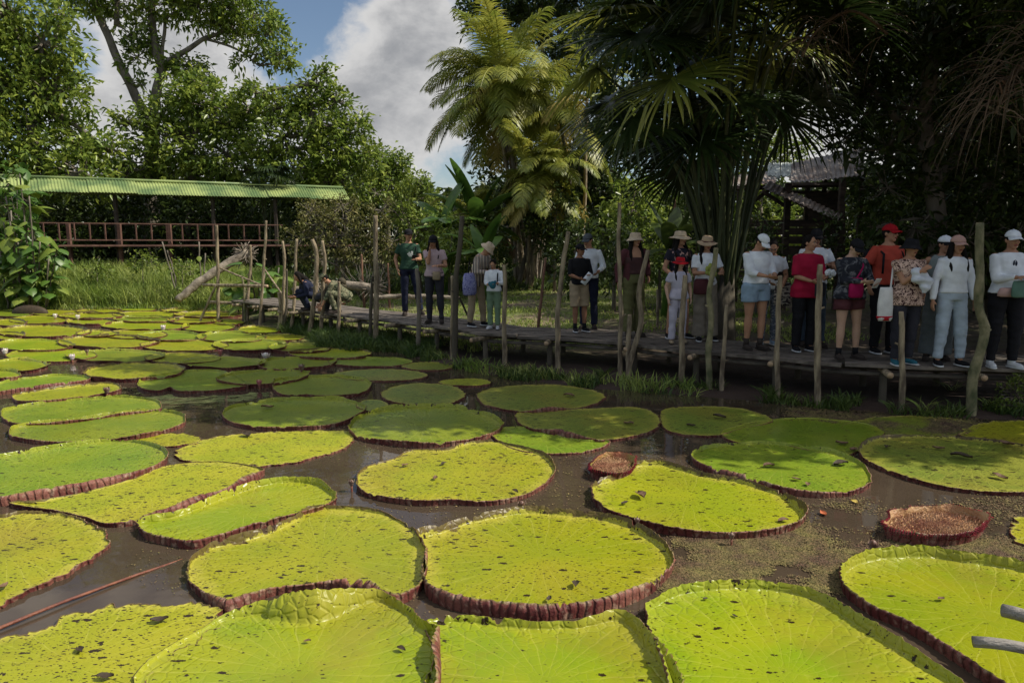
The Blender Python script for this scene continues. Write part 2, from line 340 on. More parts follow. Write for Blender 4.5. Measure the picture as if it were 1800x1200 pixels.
        hh = mth('ADD', mth('MULTIPLY', mth('ADD', sstep(vo.outputs['Distance'], 0, .16), q1), mth('ADD', mth('MULTIPLY', edge, 1.0), .25)), mth('MULTIPLY', noi(30, 3), .12)); dist = .012; st = quilt
    lk(col, b.inputs['Base Color']); b.inputs['Roughness'].default_value = .55 if rim else gloss; b.inputs['Specular IOR Level'].default_value = .35 if rim else .30
    bp = nn('ShaderNodeBump'); bp.inputs['Strength'].default_value = st; bp.inputs['Distance'].default_value = dist; lk(hh, bp.inputs['Height']); lk(bp.outputs[0], b.inputs['Normal'])
    if not rim:
        tr = nn('ShaderNodeBsdfTranslucent'); lk(col, tr.inputs[0]); ms = nn('ShaderNodeMixShader'); ms.inputs[0].default_value = .16; lk(b.outputs[0], ms.inputs[1]); lk(tr.outputs[0], ms.inputs[2]); lk(ms.outputs[0], n['Material Output'].inputs[0])
    return m
MT['pad0'] = pad_mat('pad_clean', (.22, .315, .010), (.31, .355, .012), .22, gloss=.3, brown=.35, quilt=.35)
MT['pad1'] = pad_mat('pad_speckled', (.26, .33, .010), (.335, .365, .013), .72, gloss=.36, brown=.2)
MT['pad2'] = pad_mat('pad_weathered', (.29, .33, .012), (.37, .37, .017), 1.0, gloss=.45, brown=.3)
MT['padg'] = pad_mat('pad_green', (.16, .25, .018), (.23, .30, .020), .4, gloss=.28, quilt=.35)
MT['padm'] = pad_mat('pad_mossy', (.17, .25, .03), (.25, .29, .035), 1.0, gloss=.45, brown=.3)
MT['rim'] = pad_mat('pad_rim_maroon', (.12, .028, .024), (.22, .085, .06), 0, rim=True)
MT['rimd'] = pad_mat('pad_rim_dry', (.20, .13, .085), (.34, .24, .17), 0, rim=True)
PADS = []; POLY = []
def pad(outline, label, mat='pad1', h=.09, bumps=(), rag=0.0, z0=None, lean=.12, group='giant water lily pads', rimmat='rim', pix=True, noisy=.42, seed=None):
    i = len(PADS); sd_ = seed if seed is not None else i*1.37
    P = np.array([gp(*p, z=.03) for p in outline]) if pix else np.array(outline, float)
    c = P.mean(0); near = max(.3, c[1])
    C = catmull(P, 2000, True)[:, :2]
    seg = np.linalg.norm(np.roll(C, -1, 0)-C, axis=1); per = seg.sum(); s = np.concatenate([[0], np.cumsum(seg)])
    step = max(.011, .0032*near); n = int(np.clip(per/step, 40, 520))
    tt = np.arange(n)*per/n; C = np.concatenate([C, C[:1]]); C = np.stack([np.interp(tt, s, C[:, 0]), np.interp(tt, s, C[:, 1])], 1)
    area = .5*np.sum(C[:, 0]*np.roll(C[:, 1], -1)-np.roll(C[:, 0], -1)*C[:, 1])
    if area < 0: C = C[::-1].copy()
    cen = C.mean(0)
    tg = np.roll(C, -1, 0)-np.roll(C, 1, 0); tg /= np.linalg.norm(tg, axis=1)[:, None]; nr = np.stack([tg[:, 1], -tg[:, 0]], 1)
    nA = np.array([nz(x*2.3+sd_, y*2.3) for x, y in C]); nB = np.array([nz(x*9+sd_, y*9, 3) for x, y in C]); nC = np.array([nz(x*28+sd_, y*28, 7) for x, y in C])
    if rag: C = C+nr*(nB*.05+nC*.03)[:, None]*rag
    else: C = C+nr*(nA*.02+nB*.006)[:, None]
    z0 = (.010+.003*(i % 7)) if z0 is None else z0
    hh = h*(1+noisy*nA*1.6+.16*nB+.10*nC); le = np.full(n, lean)+.35*nB+.15*nA
    for (bx, by, bh, bl, br) in bumps:
        q = gp(bx, by, .03); wgt = np.exp(-(((C[:, 0]-q.x)**2+(C[:, 1]-q.y)**2)/br**2))
        hh = hh*(1-wgt)+bh*wgt*(1+.12*nC); le = le*(1-wgt)+bl*wgt
    nk_ = np.array([nz(x*5+sd_, y*5, 11) for x, y in C]); hh = np.maximum(hh*.53*(1-.75*np.clip((nk_-.28)*6, 0, 1)*np.clip(nC*3+.6, 0, 1)), .004)
    wl = .05; ph = tt/wl*2*math.pi+nB*2.5+nA*3; amp = np.clip(.6+nC*1.2+nA*.8, .05, 1.3)
    V = []; UV = []
    rr = [.12, .3, .45, .6, .72, .82, .9, .955, .985, 1.0]
    def zs(p, r): return np.array([nz(x*1.7+sd_, y*1.7, 5) for x, y in p])*.014*(1 if r < .95 else .4)
    for r in rr:
        p = cen+(C-cen)*r; z = z0+zs(p, r)
        if r > .5: z = z+.0016*np.sin(ph*.5)*amp*((r-.5)/.5)+np.clip(hh, 0, .06)*.12*max(0, (r-.93)/.07)
        V.append(np.column_stack([p, z])); UV.append(np.column_stack([np.full(n, r), tt]))
    zb = V[-1][:, 2]
    plt = .085*np.clip(hh, 0, .06)*np.sin(ph)*amp
    curl = np.clip(le, -1.1, 2.5)
    for t in (.12, .3, .55, .8, 1.0):
        offs = hh*(curl*t**1.6+.22*t)+plt*t; zz = zb+hh*(t**.8 if t < 1 else 1)*np.clip(1-.25*np.abs(curl)*t, .45, 1)
        V.append(np.column_stack([C+nr*offs[:, None], zz])); UV.append(np.column_stack([np.full(n, 1+t*.3), tt]))
    K = len(V); vs = np.concatenate(V+[np.array([[cen[0], cen[1], z0]])]); uv = np.concatenate(UV+[np.array([[0, 0]])])
    org = np.array([cen[0], cen[1], 0]); a = np.arange(n); b = (a+1) % n
    Fq = np.concatenate([np.stack([k*n+a, k*n+n+a, k*n+n+b, k*n+b], 1) for k in range(K-1)])
    ctr = np.stack([np.full(n, K*n), a, b, b], 1)
    me_v = vs-org
    # build with the centre as triangles
    me = bpy.data.meshes.new('lily_pad'); me.vertices.add(len(me_v)); me.vertices.foreach_set('co', me_v.astype(np.float32).ravel())
    tri = np.stack([np.full(n, K*n), a, b], 1); li = np.concatenate([Fq.ravel(), tri.ravel()]).astype(np.int32)
    me.loops.add(len(li)); me.loops.foreach_set('vertex_index', li); me.polygons.add(len(Fq)+n)
    st = np.concatenate([np.arange(len(Fq))*4, len(Fq)*4+np.arange(n)*3]).astype(np.int32); me.polygons.foreach_set('loop_start', st)
    me.polygons.foreach_set('loop_total', np.concatenate([np.full(len(Fq), 4), np.full(n, 3)]).astype(np.int32)); me.polygons.foreach_set('use_smooth', np.ones(len(Fq)+n, bool))
    ul = me.uv_layers.new(name='UVMap'); ul.data.foreach_set('uv', uv[li].astype(np.float32).ravel()); me.update(calc_edges=True); me.validate()
    o = link('lily_pad', me, mat); o.location = org; tag(o, label, 'lily pad', group)
    # outside wall
    th = np.minimum(.010, hh*.5+.002); W_ = []; U2 = []
    top = V[-1]; offs_t = top[:, :2]
    for t in (1.0, .97, .75, .5, .25, 0, -.2):
        if t == 1.0: p = offs_t; z = top[:, 2]
        else:
            tq = max(t, 0); of = hh*(curl*tq**1.6+.22*tq)+plt*tq*1.5+th*(1 if t < .9 else .6)+(.003*np.cos(ph) if t < .9 else 0)
            p = C+nr*of[:, None]; z = zb+hh*tq**.8*np.clip(1-.25*np.abs(curl)*tq, .45, 1)-.001
            if t <= 0: z = np.full(n, -.012 if t == 0 else -.05)
        W_.append(np.column_stack([p, z])); U2.append(np.column_stack([np.full(n, t), tt]))
    Wv = np.concatenate(W_)-org; Fw = np.concatenate([np.stack([k*n+a, k*n+n+a, k*n+n+b, k*n+b], 1) for k in range(len(W_)-1)])
    npmesh('rim', Wv, Fw, rimmat, o, uv=np.concatenate(U2))
    PADS.append(o); POLY.append((C, z0)); return o
def ell_out(cx, cy, rx, ry, sq=0.0, seed=0):
    # an irregular round leaf: circle-like on the water plane seen through the picture
    o = []
    for k in range(12):
        a = 2*math.pi*k/12; w_ = 1+.07*nz(math.cos(a)*1.3+seed*3.1, math.sin(a)*1.3, seed)
        o.append((cx+rx*w_*math.cos(a), cy-ry*w_*math.sin(a)))
    return o
# near leaves, traced along the crease (far side) and the foot of the rim (near side)
pad([(747,967),(744,948),(787,933),(833,917),(883,908),(933,903),(1000,907),(1067,916),(1120,933),(1163,960),(1181,987),(1167,1013),(1140,1036),(1100,1054),(1033,1073),(950,1082),(880,1076),(820,1068),(780,1056),(750,1033)],
    'large round speckled pad in the middle of the near row, thick maroon rim in front', 'pad1', .085, [(930,1080,.13,-.55,.50),(1100,1054,.12,-.4,.3),(800,1062,.13,-.4,.3),(860,905,.11,.3,.5),(745,945,.14,.3,.12),(1130,930,.12,.1,.4)], z0=0.0250)
pad([(370,1053),(400,1068),(440,1052),(483,1037),(560,1030),(620,1033),(660,1051),(700,1054),(735,1032),(747,1000),(741,962),(722,930),(690,908),(650,899),(600,895),(550,897),(520,915),(480,935),(430,950),(380,960),(347,978),(331,1003),(342,1030)],
    'speckled pad left of the middle pad, back edge ruffled and front rim folded over', 'pad1', .055, [(440,950,.12,.1,.35),(640,1045,.15,-.7,.25),(740,990,.15,-.2,.2),(400,1066,.11,-.6,.2)], z0=0.0200)
pad([(455,1082),(480,1090),(560,1095),(640,1062),(677,1062),(717,1085),(735,1105),(765,1125),(771,1167),(765,1225),(720,1300),(600,1350),(420,1350),(280,1300),(232,1230),(245,1185),(285,1152),(335,1122),(400,1090)],
    'big green pad at the lower edge with a tall glossy crumpled back wall', 'pad0', .05, [(540,1095,.34,.30,.36),(770,1165,.20,-.5,.28),(350,1120,.03,.8,.3),(240,1200,.03,.8,.3)], z0=0.0300)
pad([(0,1125),(50,1117),(83,1100),(127,1080),(183,1068),(250,1064),(317,1063),(377,1068),(380,1100),(320,1140),(262,1180),(238,1235),(150,1320),(-50,1330),(-160,1240),(-60,1150)],
    'flat heavily spotted yellow pad filling the bottom left corner, torn along its edge', 'pad2', .012, rag=1.3, z0=.03, lean=.8)
pad([(0,907),(50,901),(100,904),(143,914),(180,934),(188,950),(176,968),(147,987),(100,1013),(50,1034),(0,1060),(-80,1070),(-150,1020),(-130,950),(-60,915)],
    'spotted yellow green pad cut by the left edge above the floating red stem', 'pad2', .03, [(30,905,.05,.3,.3)], rag=.7, z0=0.0175)
pad([(23,883),(60,883),(110,872),(170,858),(235,840),(290,818),(340,812),(400,812),(445,820),(458,832),(400,862),(333,889),(267,908),(217,918),(180,918),(150,908),(110,897),(67,891)],
    'long narrow spotted pad between two others on the left, front right rim rolled up grey', 'pad2', .02, [(430,845,.13,-.8,.25),(340,888,.13,-.8,.3),(275,905,.09,-.6,.2),(60,890,.05,.8,.2)], z0=0.0200)
pad([(0,803),(67,790),(133,782),(200,776),(250,780),(284,792),(289,810),(263,828),(200,848),(117,864),(40,878),(-30,884),(-130,875),(-170,845),(-100,815)],
    'broad green pad at the left edge with a smooth rolled maroon front rim', 'padg', .06, [(190,850,.12,-.6,.40),(60,875,.12,-.6,.35),(270,790,.08,.2,.4)], z0=0.0275)
pad([(248,918),(270,913),(310,906),(350,893),(400,872),(450,855),(500,846),(545,849),(573,861),(587,877),(572,890),(533,902),(500,910),(455,922),(417,935),(367,951),(333,957),(300,951),(262,940)],
    'yellow pad tinged brown, jagged dark red rim towards the open water on the left', 'pad0', .07, [(330,955,.09,-.1,.4),(560,850,.12,.2,.2),(430,862,.12,.1,.5)], z0=0.0150)
pad([(630,837),(637,860),(667,873),(733,881),(800,880),(860,882),(917,871),(957,851),(972,827),(964,807),(940,794),(900,783),(867,775),(830,778),(783,790),(720,793),(693,807),(655,817),(635,826)],
    'bright yellow speckled pad in the centre of the pond, fallen brown leaf on it', 'pad2', .045, [(960,805,.09,.1,.35),(680,800,.02,.5,.3),(660,876,.05,.2,.4)], z0=0.0200)
pad([(616,757),(622,741),(645,727),(690,718),(748,715),(806,718),(853,729),(878,742),(880,752),(862,764),(820,775),(750,782),(680,777),(633,769)],
    'round half shaded pad behind the bright yellow one, rim upright all the way round', 'padg', .085, z0=0.0150)
pad([(863,760),(877,751),(917,749),(960,757),(1000,768),(1033,773),(1070,774),(1050,787),(1000,795),(950,795),(915,790),(885,778)],
    'small plain green pad tucked under the shaded pads right of the half shaded round one', 'padg', .035, z0=0.0100)
pad([(907,731),(917,723),(980,720),(1050,717),(1117,715),(1153,727),(1158,747),(1133,760),(1083,771),(1033,772),(967,760),(920,747)],
    'mossy dark pad with a blackened curled fold at its front, below the boy in shorts', 'padm', .02, [(990,765,.13,-.6,.28)], rag=.5, z0=0.0200)
pad([(840,691),(867,680),(933,675),(1000,677),(1055,689),(1058,701),(1017,716),(933,723),(883,717),(850,707)],
    'mossy pad nearest the bank in the middle, a crumpled green flap standing on its front', 'padm', .02, [(965,722,.12,-.3,.22)], rag=.6, z0=0.0150)
pad([(1042,865),(1050,853),(1075,845),(1093,829),(1120,820),(1167,818),(1233,836),(1300,848),(1367,868),(1397,890),(1412,908),(1387,927),(1333,938),(1267,941),(1200,935),(1150,926),(1100,912),(1060,892)],
    'bright clean lime pad with a notch, right of the open brown water', 'pad1', .075, [(1140,818,.10,.1,.4),(1405,900,.14,.15,.25)], z0=0.0225)
pad([(1220,807),(1233,791),(1267,782),(1333,778),(1400,783),(1467,797),(1515,817),(1529,838),(1517,856),(1483,867),(1433,868),(1383,861),(1317,847),(1250,829)],
    'dappled green pad behind the notched lime pad, its low front rim ragged and brown', 'padg', .06, [(1290,838,.14,-.5,.4),(1420,866,.08,-.2,.3)], z0=0.0150)
pad([(1513,792),(1533,775),(1583,768),(1667,768),(1760,776),(1850,795),(1900,825),(1880,855),(1800,865),(1700,860),(1633,848),(1567,828),(1525,808)],
    'large dappled pad cut by the right edge under the people, leaves strewn along its back', 'padm', .055, [(1540,775,.09,.1,.35),(1700,860,.04,.5,.8)], rag=.2, z0=0.0175)
pad([(1268,761),(1287,750),(1350,736),(1433,732),(1517,742),(1555,757),(1533,770),(1515,785),(1483,797),(1433,791),(1367,777),(1300,775)],
    'flat dark green pad in the shade between the two largest dappled pads on the right', 'padg', .018, z0=0.0100)
pad([(1163,722),(1190,714),(1267,713),(1327,722),(1357,738),(1300,751),(1260,763),(1200,761),(1168,750)],
    'flat shaded pad with black leaves at the muddy bank, right of the curled blackened one', 'padm', .012, rag=.5, z0=0.0150)
pad([(1480,750),(1520,733),(1600,728),(1680,733),(1720,745),(1680,762),(1600,766),(1530,766)],
    'moss covered sunken pad by the bank left of the thickest post', 'padm', .01, rag=.8, z0=0.0070)
pad([(1690,762),(1720,742),(1800,736),(1880,745),(1900,770),(1860,785),(1780,777)],
    'yellowed sunken pad by the bank at the right edge', 'pad2', .01, rag=.8, z0=0.0090)
pad([(750,1105),(765,1092),(807,1087),(883,1097),(933,1100),(1017,1096),(1077,1086),(1105,1094),(1127,1122),(1150,1155),(1168,1182),(1190,1230),(1170,1320),(1050,1390),(900,1380),(800,1310),(758,1220),(768,1150)],
    'bottom centre pad with rippled skin and a brown stain, tucked under the middle pad', 'pad0', .075, [(770,1095,.07,.2,.3),(1150,1150,.15,.3,.45)], z0=0.0100)
pad([(1137,1082),(1152,1062),(1200,1045),(1267,1037),(1333,1036),(1400,1044),(1450,1062),(1500,1094),(1560,1132),(1620,1168),(1690,1215),(1720,1290),(1640,1400),(1450,1450),(1270,1400),(1190,1290),(1188,1210),(1165,1145)],
    'biggest smooth lime pad at the bottom, an upright pleated rim and a pale scratch', 'pad0', .085, [(1300,1036,.10,.1,.6),(1520,1110,.12,.2,.5)], z0=0.0225)
pad([(1487,1013),(1493,1000),(1517,987),(1567,980),(1633,978),(1700,987),(1800,1003),(1880,1030),(1960,1090),(1990,1170),(1930,1250),(1830,1260),(1770,1213),(1733,1188),(1683,1155),(1633,1122),(1583,1095),(1533,1073),(1492,1040)],
    'smooth lime pad at the right edge with two grey sticks over it', 'pad0', .10, [(1600,978,.15,.1,.6),(1620,1110,.09,-.2,.6)], z0=0.0150)
pad([(18,763),(30,750),(80,742),(133,737),(200,727),(260,722),(310,727),(324,735),(318,747),(267,763),(200,773),(100,778),(35,771)],
    'kidney shaped pad on the left, lying against the front of another', 'padg', .065, z0=0.0200)
pad([(4,729),(20,717),(83,705),(167,699),(217,697),(262,701),(282,710),(277,720),(220,727),(150,738),(80,745),(25,744)],
    'pad half hidden behind the kidney shaped one on the left, a scar across its back', 'padg', .06, z0=0.0140)
pad([(23,700),(30,692),(100,682),(150,676),(195,674),(212,680),(200,690),(133,700),(70,706),(35,706)],
    'narrow yellow pad on the left with a brown flower bud on its right rim', 'pad1', .06, z0=0.0175)
pad([(-60,680),(0,673),(33,665),(100,659),(150,662),(152,670),(100,680),(20,688),(-50,694)],
    'left edge pad with a thick rolled maroon front rim, behind the narrow yellow one', 'padg', .045, [(90,682,.15,-.5,.5)], z0=0.0150)
pad([(150,657),(162,648),(200,641),(260,638),(305,641),(320,649),(312,659),(270,666),(210,669),(165,665)],
    'oval lime pad with a smooth high rim, left of the reflecting water', 'pad1', .08, z0=0.0200)
pad([(243,673),(267,661),(317,654),(367,650),(400,656),(425,668),(433,680),(380,686),(318,688),(300,682),(277,687),(250,683)],
    'pad half in shade with two notches in its front rim, beside the reflecting water', 'padg', .06, z0=0.0150)
pad([(383,667),(417,657),(483,650),(530,653),(541,659),(525,668),(490,675),(450,678),(405,674)],
    'shaded pad bearing a small pink bud on its front rim, above the reflecting water', 'padg', .07, [(400,660,.10,.4,.2)], z0=0.0200)
pad([(480,678),(497,666),(567,661),(625,664),(650,673),(643,688),(600,697),(550,697),(497,695)],
    'grey green shaded pad behind the half lit pad, left of the pool of sky reflections', 'padg', .075, z0=0.0150)
pad([(393,727),(417,714),(470,705),(530,701),(590,702),(632,711),(640,723),(600,743),(545,751),(467,753),(407,743)],
    'half lit pad with an even maroon rim, in front of the grey green shaded pad', 'padg', .07, z0=0.0200)
pad([(310,790),(333,779),(383,765),(467,758),(567,754),(622,757),(608,783),(567,797),(500,813),(433,815),(360,811),(322,805)],
    'flat torn spotted pad below the half lit pad', 'pad2', .015, rag=.9, z0=0.0110)
pad(ell_out(297, 770, 58, 11), 'little ragged yellow pad wedged between three larger ones left of the flat torn pad', 'pad2', .012, rag=1.2, z0=0.0075)
pad([(453,641),(470,633),(500,629),(567,628),(590,635),(567,645),(500,650),(465,648)],
    'oval pad with a tall shaded back rim just below the white flower', 'padg', .075, z0=0.0150)
pad(ell_out(652, 635, 74, 8), 'shaded pad with a ragged dark front edge, nearest the grassy knoll', 'padg', .035, rag=.4)
pad(ell_out(582, 622, 72, 9), 'yellow lit pad at the foot of the grassy knoll with a high front rim', 'pad1', .075)
pad(ell_out(753, 642, 46, 7), 'small flat pad on the dark water right of the grassy knoll', 'padm', .01, rag=.6)
pad(ell_out(670, 658, 84, 10), 'flat grey shaded pad with open water in front, below the grassy knoll', 'padm', .012, rag=.6)
pad(ell_out(745, 692, 74, 19), 'flat grey green pad right of the pool of sky reflections', 'padm', .012, rag=.7)
pad(ell_out(818, 671, 46, 6), 'yellow sliver of a pad at the muddy bank left of the mossy one', 'pad2', .01, rag=.7)
pad(ell_out(655, 712, 26, 10), 'small dark pad in the pool of sky reflections', 'padm', .012, rag=.7)
ROWS = [('in the row nearest the far grass bank', [(20,551,34,5),(95,549,42,4),(175,547,37,3.5),(160,556,52,5),(262,553,56,5),(240,544,30,2.5),(367,554,54,5),(320,546,34,2.5)]),
 ('in the second row from the far bank', [(15,568,27,6),(68,562,46,6),(157,566,37,4.5),(257,562,52,4.5),(342,564,44,5),(400,566,26,4)]),
 ('in the third row from the far bank', [(8,590,32,6),(75,583,76,9),(172,587,31,5),(255,573,71,6.5),(365,576,40,7),(458,580,34,5.5)]),
 ('in the fourth row from the far bank', [(235,588,51,6.5),(300,592,54,7),(407,593,54,8),(492,592,38,5)]),
 ('in the fifth row from the far bank', [(60,607,63,8.5),(190,602,79,9.5),(325,607,66,8.5),(440,608,56,8.5),(527,612,48,7)]),
 ('in the sixth row from the far bank', [(92,624,71,9.5),(205,626,73,9),(322,629,58,8),(392,639,64,8),(30,643,46,9),(-10,661,42,7)])]
ORD = ['first', 'second', 'third', 'fourth', 'fifth', 'sixth', 'seventh', 'eighth']
for rn, (rl, its) in enumerate(ROWS):
    srt = sorted(range(len(its)), key=lambda k: its[k][0])
    for k, (cx, cy, rx, ry) in enumerate(its):
        mt = random.choice(['pad1', 'pad1', 'padg', 'pad0']); hq = random.choice([.04, .07, .08, .09, .10])
        pad(ell_out(cx, cy, rx*1.12, ry*1.18, seed=cx*.1), 'distant round pad %s, %s from the left' % (rl, ORD[srt.index(k)]), mt, hq, lean=random.choice([.1, .3, .6]), noisy=.45)
# young spiny pads
def young(cx, cy, rx, ry, label, hh, inner):
    o = pad(ell_out(cx, cy, rx, ry, seed=cx), label, inner, hh, lean=.05, z0=0.0250)
    # spines on the outside wall
    q = gp(cx, cy, 0); a0 = gp(cx+rx, cy, 0); rxw = a0.x-q.x; ryw = (gp(cx, cy-ry, 0).y-gp(cx, cy+ry, 0).y)/2
    me = o.data; rim = [c for c in o.children][0]; vs = np.array([v.co[:] for v in rim.data.vertices]); m = MB()
    sel = rng.choice(len(vs), 1500)
    for j in sel:
        v = Vector(vs[j]); 
        if v.z < .0: continue
        d = Vector((v.x, v.y, random.uniform(-.1, .06))).normalized(); t1 = d.orthogonal()*.004; t2 = d.cross(t1)
        m.add([v+t1, v+t2, v-t1, v+d*random.uniform(.012, .024)], [(0, 1, 3), (1, 2, 3), (2, 0, 3)])
    m.build('spines', 'spine', o, smooth=False)
    # spiny inside floor
    vs2 = np.array([v.co[:] for v in me.vertices]); m = MB()
    for j in rng.integers(0, len(vs2), 1800):
        v = Vector(vs2[j])*1; s_ = random.uniform(0, 1)**.5; v = Vector((v.x*s_, v.y*s_, .05)); d = Vector((random.uniform(-.5, .5), random.uniform(-.8, .2), 1)).normalized()
        t1 = d.orthogonal()*.007; t2 = d.cross(t1); m.add([v+t1, v+t2, v-t1, v+d*random.uniform(.01, .022)], [(0, 1, 3), (1, 2, 3), (2, 0, 3)])
    m.build('inner_spines', 'spine_in', o, smooth=False)
MT['young_in'] = M('young_pad_inside', (.30, .13, .06), (.42, .26, .12), 6, .5, bump=.8, bscale=45)
MT['young_in2'] = M('young_pad_inside_green', (.16, .24, .03), (.36, .13, .06), 4, .5, bump=.8, bscale=45)
MT['spine'] = M('maroon_spines', (.16, .012, .022), (.26, .03, .04), 6, .45)
MT['spine_in'] = M('pale_spines', (.30, .13, .08), (.42, .26, .15), 6, .5)
young(1640, 928, 84, 25, 'young pad with a thick spiny crimson rim and orange inside, floating at the right', .13, 'young_in')
young(1073, 824, 36, 17, 'tiny spiny reddish young pad touching the notched lime pad', .11, 'young_in2')
pad([(1780,930),(1786,912),(1815,905),(1860,920),(1870,945),(1835,960),(1795,952)], 'tattered yellow pad scrap at the right edge beside the spiny crimson one', 'pad2', .02, rag=1.2)
# floating duckweed mat, sprinkled leaf by leaf
def inpoly(x, y, P):
    c = False; j = len(P)-1
    for i in range(len(P)):
        if (P[i][1] > y) != (P[j][1] > y) and x < (P[j][0]-P[i][0])*(y-P[i][1])/(P[j][1]-P[i][1]+1e-9)+P[i][0]: c = not c
        j = i
    return c
def padz(q, d=.004):
    z = d
    for C, z0 in POLY:
        if abs(q.x-C[:, 0].mean()) < 2 and inpoly(q.x, q.y, [tuple(p) for p in C[::4]]): z = max(z, z0+.012)
    return z
def weed(polys, n, name, label, mat, size=.006):
    pts = []
    for P, k in polys:
        xs_ = [p[0] for p in P]; ys_ = [p[1] for p in P]; c = 0; tries = 0
        while c < k and tries < k*8:
            tries += 1; x, y = random.uniform(min(xs_), max(xs_)), random.uniform(min(ys_), max(ys_))
            if inpoly(x, y, P):
                q = gp(x+random.gauss(0, 9), y+random.gauss(0, 5), .004)
                if nz(q.x*2.2, q.y*2.2, 9)+.35*nz(q.x*9, q.y*9, 2)+random.uniform(-.3, .2) > -.36: pts.append(q); c += 1
    pts = np.array(pts); N = len(pts); a = rng.uniform(0, 6.28, N); s_ = rng.uniform(.5, 1.4, N)*size*np.clip(pts[:, 1]/5, .7, 3)
    V = []
    for k in range(4):
        aa = a+k*math.pi/2; V.append(np.column_stack([pts[:, 0]+np.cos(aa)*s_, pts[:, 1]+np.sin(aa)*s_, pts[:, 2]+rng.uniform(0, .006, N)]))
    V = np.stack(V, 1).reshape(-1, 3); Fc = np.arange(N*4).reshape(-1, 4)
    o = npmesh(name, V, Fc, mat, smooth=False); tag(o, label, 'duckweed', kind='stuff')
weed([([(1185,945),(1260,940),(1340,935),(1420,915),(1440,930),(1450,955),(1560,955),(1640,962),(1720,945),(1790,950),(1800,985),(1560,970),(1490,1000),(1485,1040),(1330,1030),(1200,1040),(1150,1030),(1180,1000)], 60000),
      ([(1380,720),(1500,725),(1650,735),(1720,740),(1690,760),(1560,760),(1400,740)], 20000), ([(1560,895),(1800,870),(1800,905),(1730,925),(1700,900)], 1500),
      ([(200,1010),(330,900),(700,880),(1010,850),(1240,880),(1480,1060),(1100,1090),(740,1090),(360,1060)], 2500), ([(300,700),(700,660),(1240,760),(1500,870),(1000,880),(600,820)], 2500), ([(1420,890),(1500,870),(1560,900),(1540,940),(1450,940)], 900)], 0, 'duckweed', 'brown and yellow duckweed floating between the pads', 'duck')
weed([([(420,556),(450,545),(600,560),(640,575),(560,600),(480,590)], 7000), ([(0,540),(430,540),(430,552),(0,552)], 5000)], 0, 'pond_weed', 'yellow green pond weed by the far bank and under the boardwalk', 'weedg', .012) if 'weedg' in MT else None
# buds, flowers, debris
MT['bud'] = M('lily_bud', (.14, .07, .05), (.30, .24, .20), 12, .45)
MT['petal'] = M('white_petal', (.72, .70, .64), (.6, .45, .45), 8, .5)
MT['petal_pink'] = M('pink_bud', (.35, .10, .10), (.5, .22, .18), 8, .5)
MT['redstem'] = M('red_stem', (.13, .04, .025), (.22, .08, .04), 10, .5, bump=.5, bscale=60)
def bud(px, py, r, label, mat='bud', z=.06, open_=False):
    r *= .60; q = gp(px, py+2, z); root = empty('lily_bud' if not open_ else 'lily_flower', (q.x, q.y, 0), label, 'flower' if open_ else 'flower bud', 'lily flowers and buds')
    m = MB(); m.tube([(0, 0, -.05), (0, 0, z)], [r*.3, r*.35], 8); m.build('stalk', 'redstem', root)
    m = MB(); k = 5 if not open_ else 11
    m.ell((0, 0, z+r*.7), (r*.75, r*.75, r*1.05), n=14, k=10)
    m.build('core', mat, root)
    m = MB()
    for j in range(k):
        a = j*2*math.pi/k+random.random()*.3; tilt = .12 if not open_ else random.uniform(.25, .95); d = Vector((math.cos(a), math.sin(a), 0)); w_ = Vector((-math.sin(a), math.cos(a), 0))
        pts = []
        for t in np.linspace(0, 1, 6):
            rad = r*(.75*math.sin(min(1, t*1.1)*math.pi*.62)+(tilt*t)); wd = r*.55*math.sin(math.pi*min(.98, t+.12))**.7
            c = d*(rad+.002)+Vector((0, 0, z-r*.15+t*r*2.1*(1-.35*tilt))); pts += [c-w_*wd, c+d*r*.12, c+w_*wd]
        f = []
        for i in range(5):
            for s_ in (0, 1): b = i*3+s_; f.append((b, b+1, b+4, b+3))
        m.add(pts, f)
    m.build('petals', mat, root)
bud(917,890,.055,'dried grey flower head on the back rim of the middle speckled pad'); bud(1120,916,.038,'round brown bud between the middle pad and the notched lime pad')
bud(1534,962,.06,'fat grey bud with a pale streak above the right edge pad'); bud(1286,943,.038,'wilted bud at the front rim of the notched lime pad', open_=False)
bud(618,850,.045,'brown bud at the left tip of the bright yellow speckled pad'); bud(188,688,.075,'brown egg shaped bud on the rim of the narrow yellow pad')
bud(127,629,.085,'white bud mirrored in the dark water at the left','petal'); bud(153,618,.06,'grey drooping bud just behind the mirrored white one'); bud(9,619,.09,'closed white bud at the far left edge','petal')
bud(467,627,.095,'open white flower in the shade left of the grassy knoll','petal',open_=True); bud(387,620,.08,'pink pointed bud between two far pads','petal_pink')
bud(456,674,.07,'small pink bud on the front rim of a shaded pad above the reflecting water','petal_pink'); bud(530,648,.09,'brown withered bud in shade below the knoll'); bud(137,558,.10,'white bud in the far rows near the left','petal')
bud(97,556,.10,'cream bud beside the dark upturned leaf in the far rows','petal'); bud(287,577,.10,'white bud in the far rows left of the boardwalk end','petal')
m = MB(); P = [gp(52+i*5, 553, 0) for i in range(0, 0)]
c = gp(53,551,0); pts = []
m = MB(); m.ell((0, 0, .02), (.55, .18, .24), n=24, k=10); o = m.build('upturned_leaf', 'blackspot'); o.location = c; tag(o, 'dark upturned leaf edge humped among the far pads at the left', 'upturned leaf')
m = MB(); m.tube([tuple(gp(px, py, z)-gp(160,1040,0)) for px, py, z in ((-60,1122,.02),(0,1103,.02),(60,1078,.022),(120,1054,.02),(180,1032,.015),(240,1010,.008),(300,990,-.003),(345,975,-.012))], [.010,.010,.0095,.009,.009,.0085,.008,.007], 10)
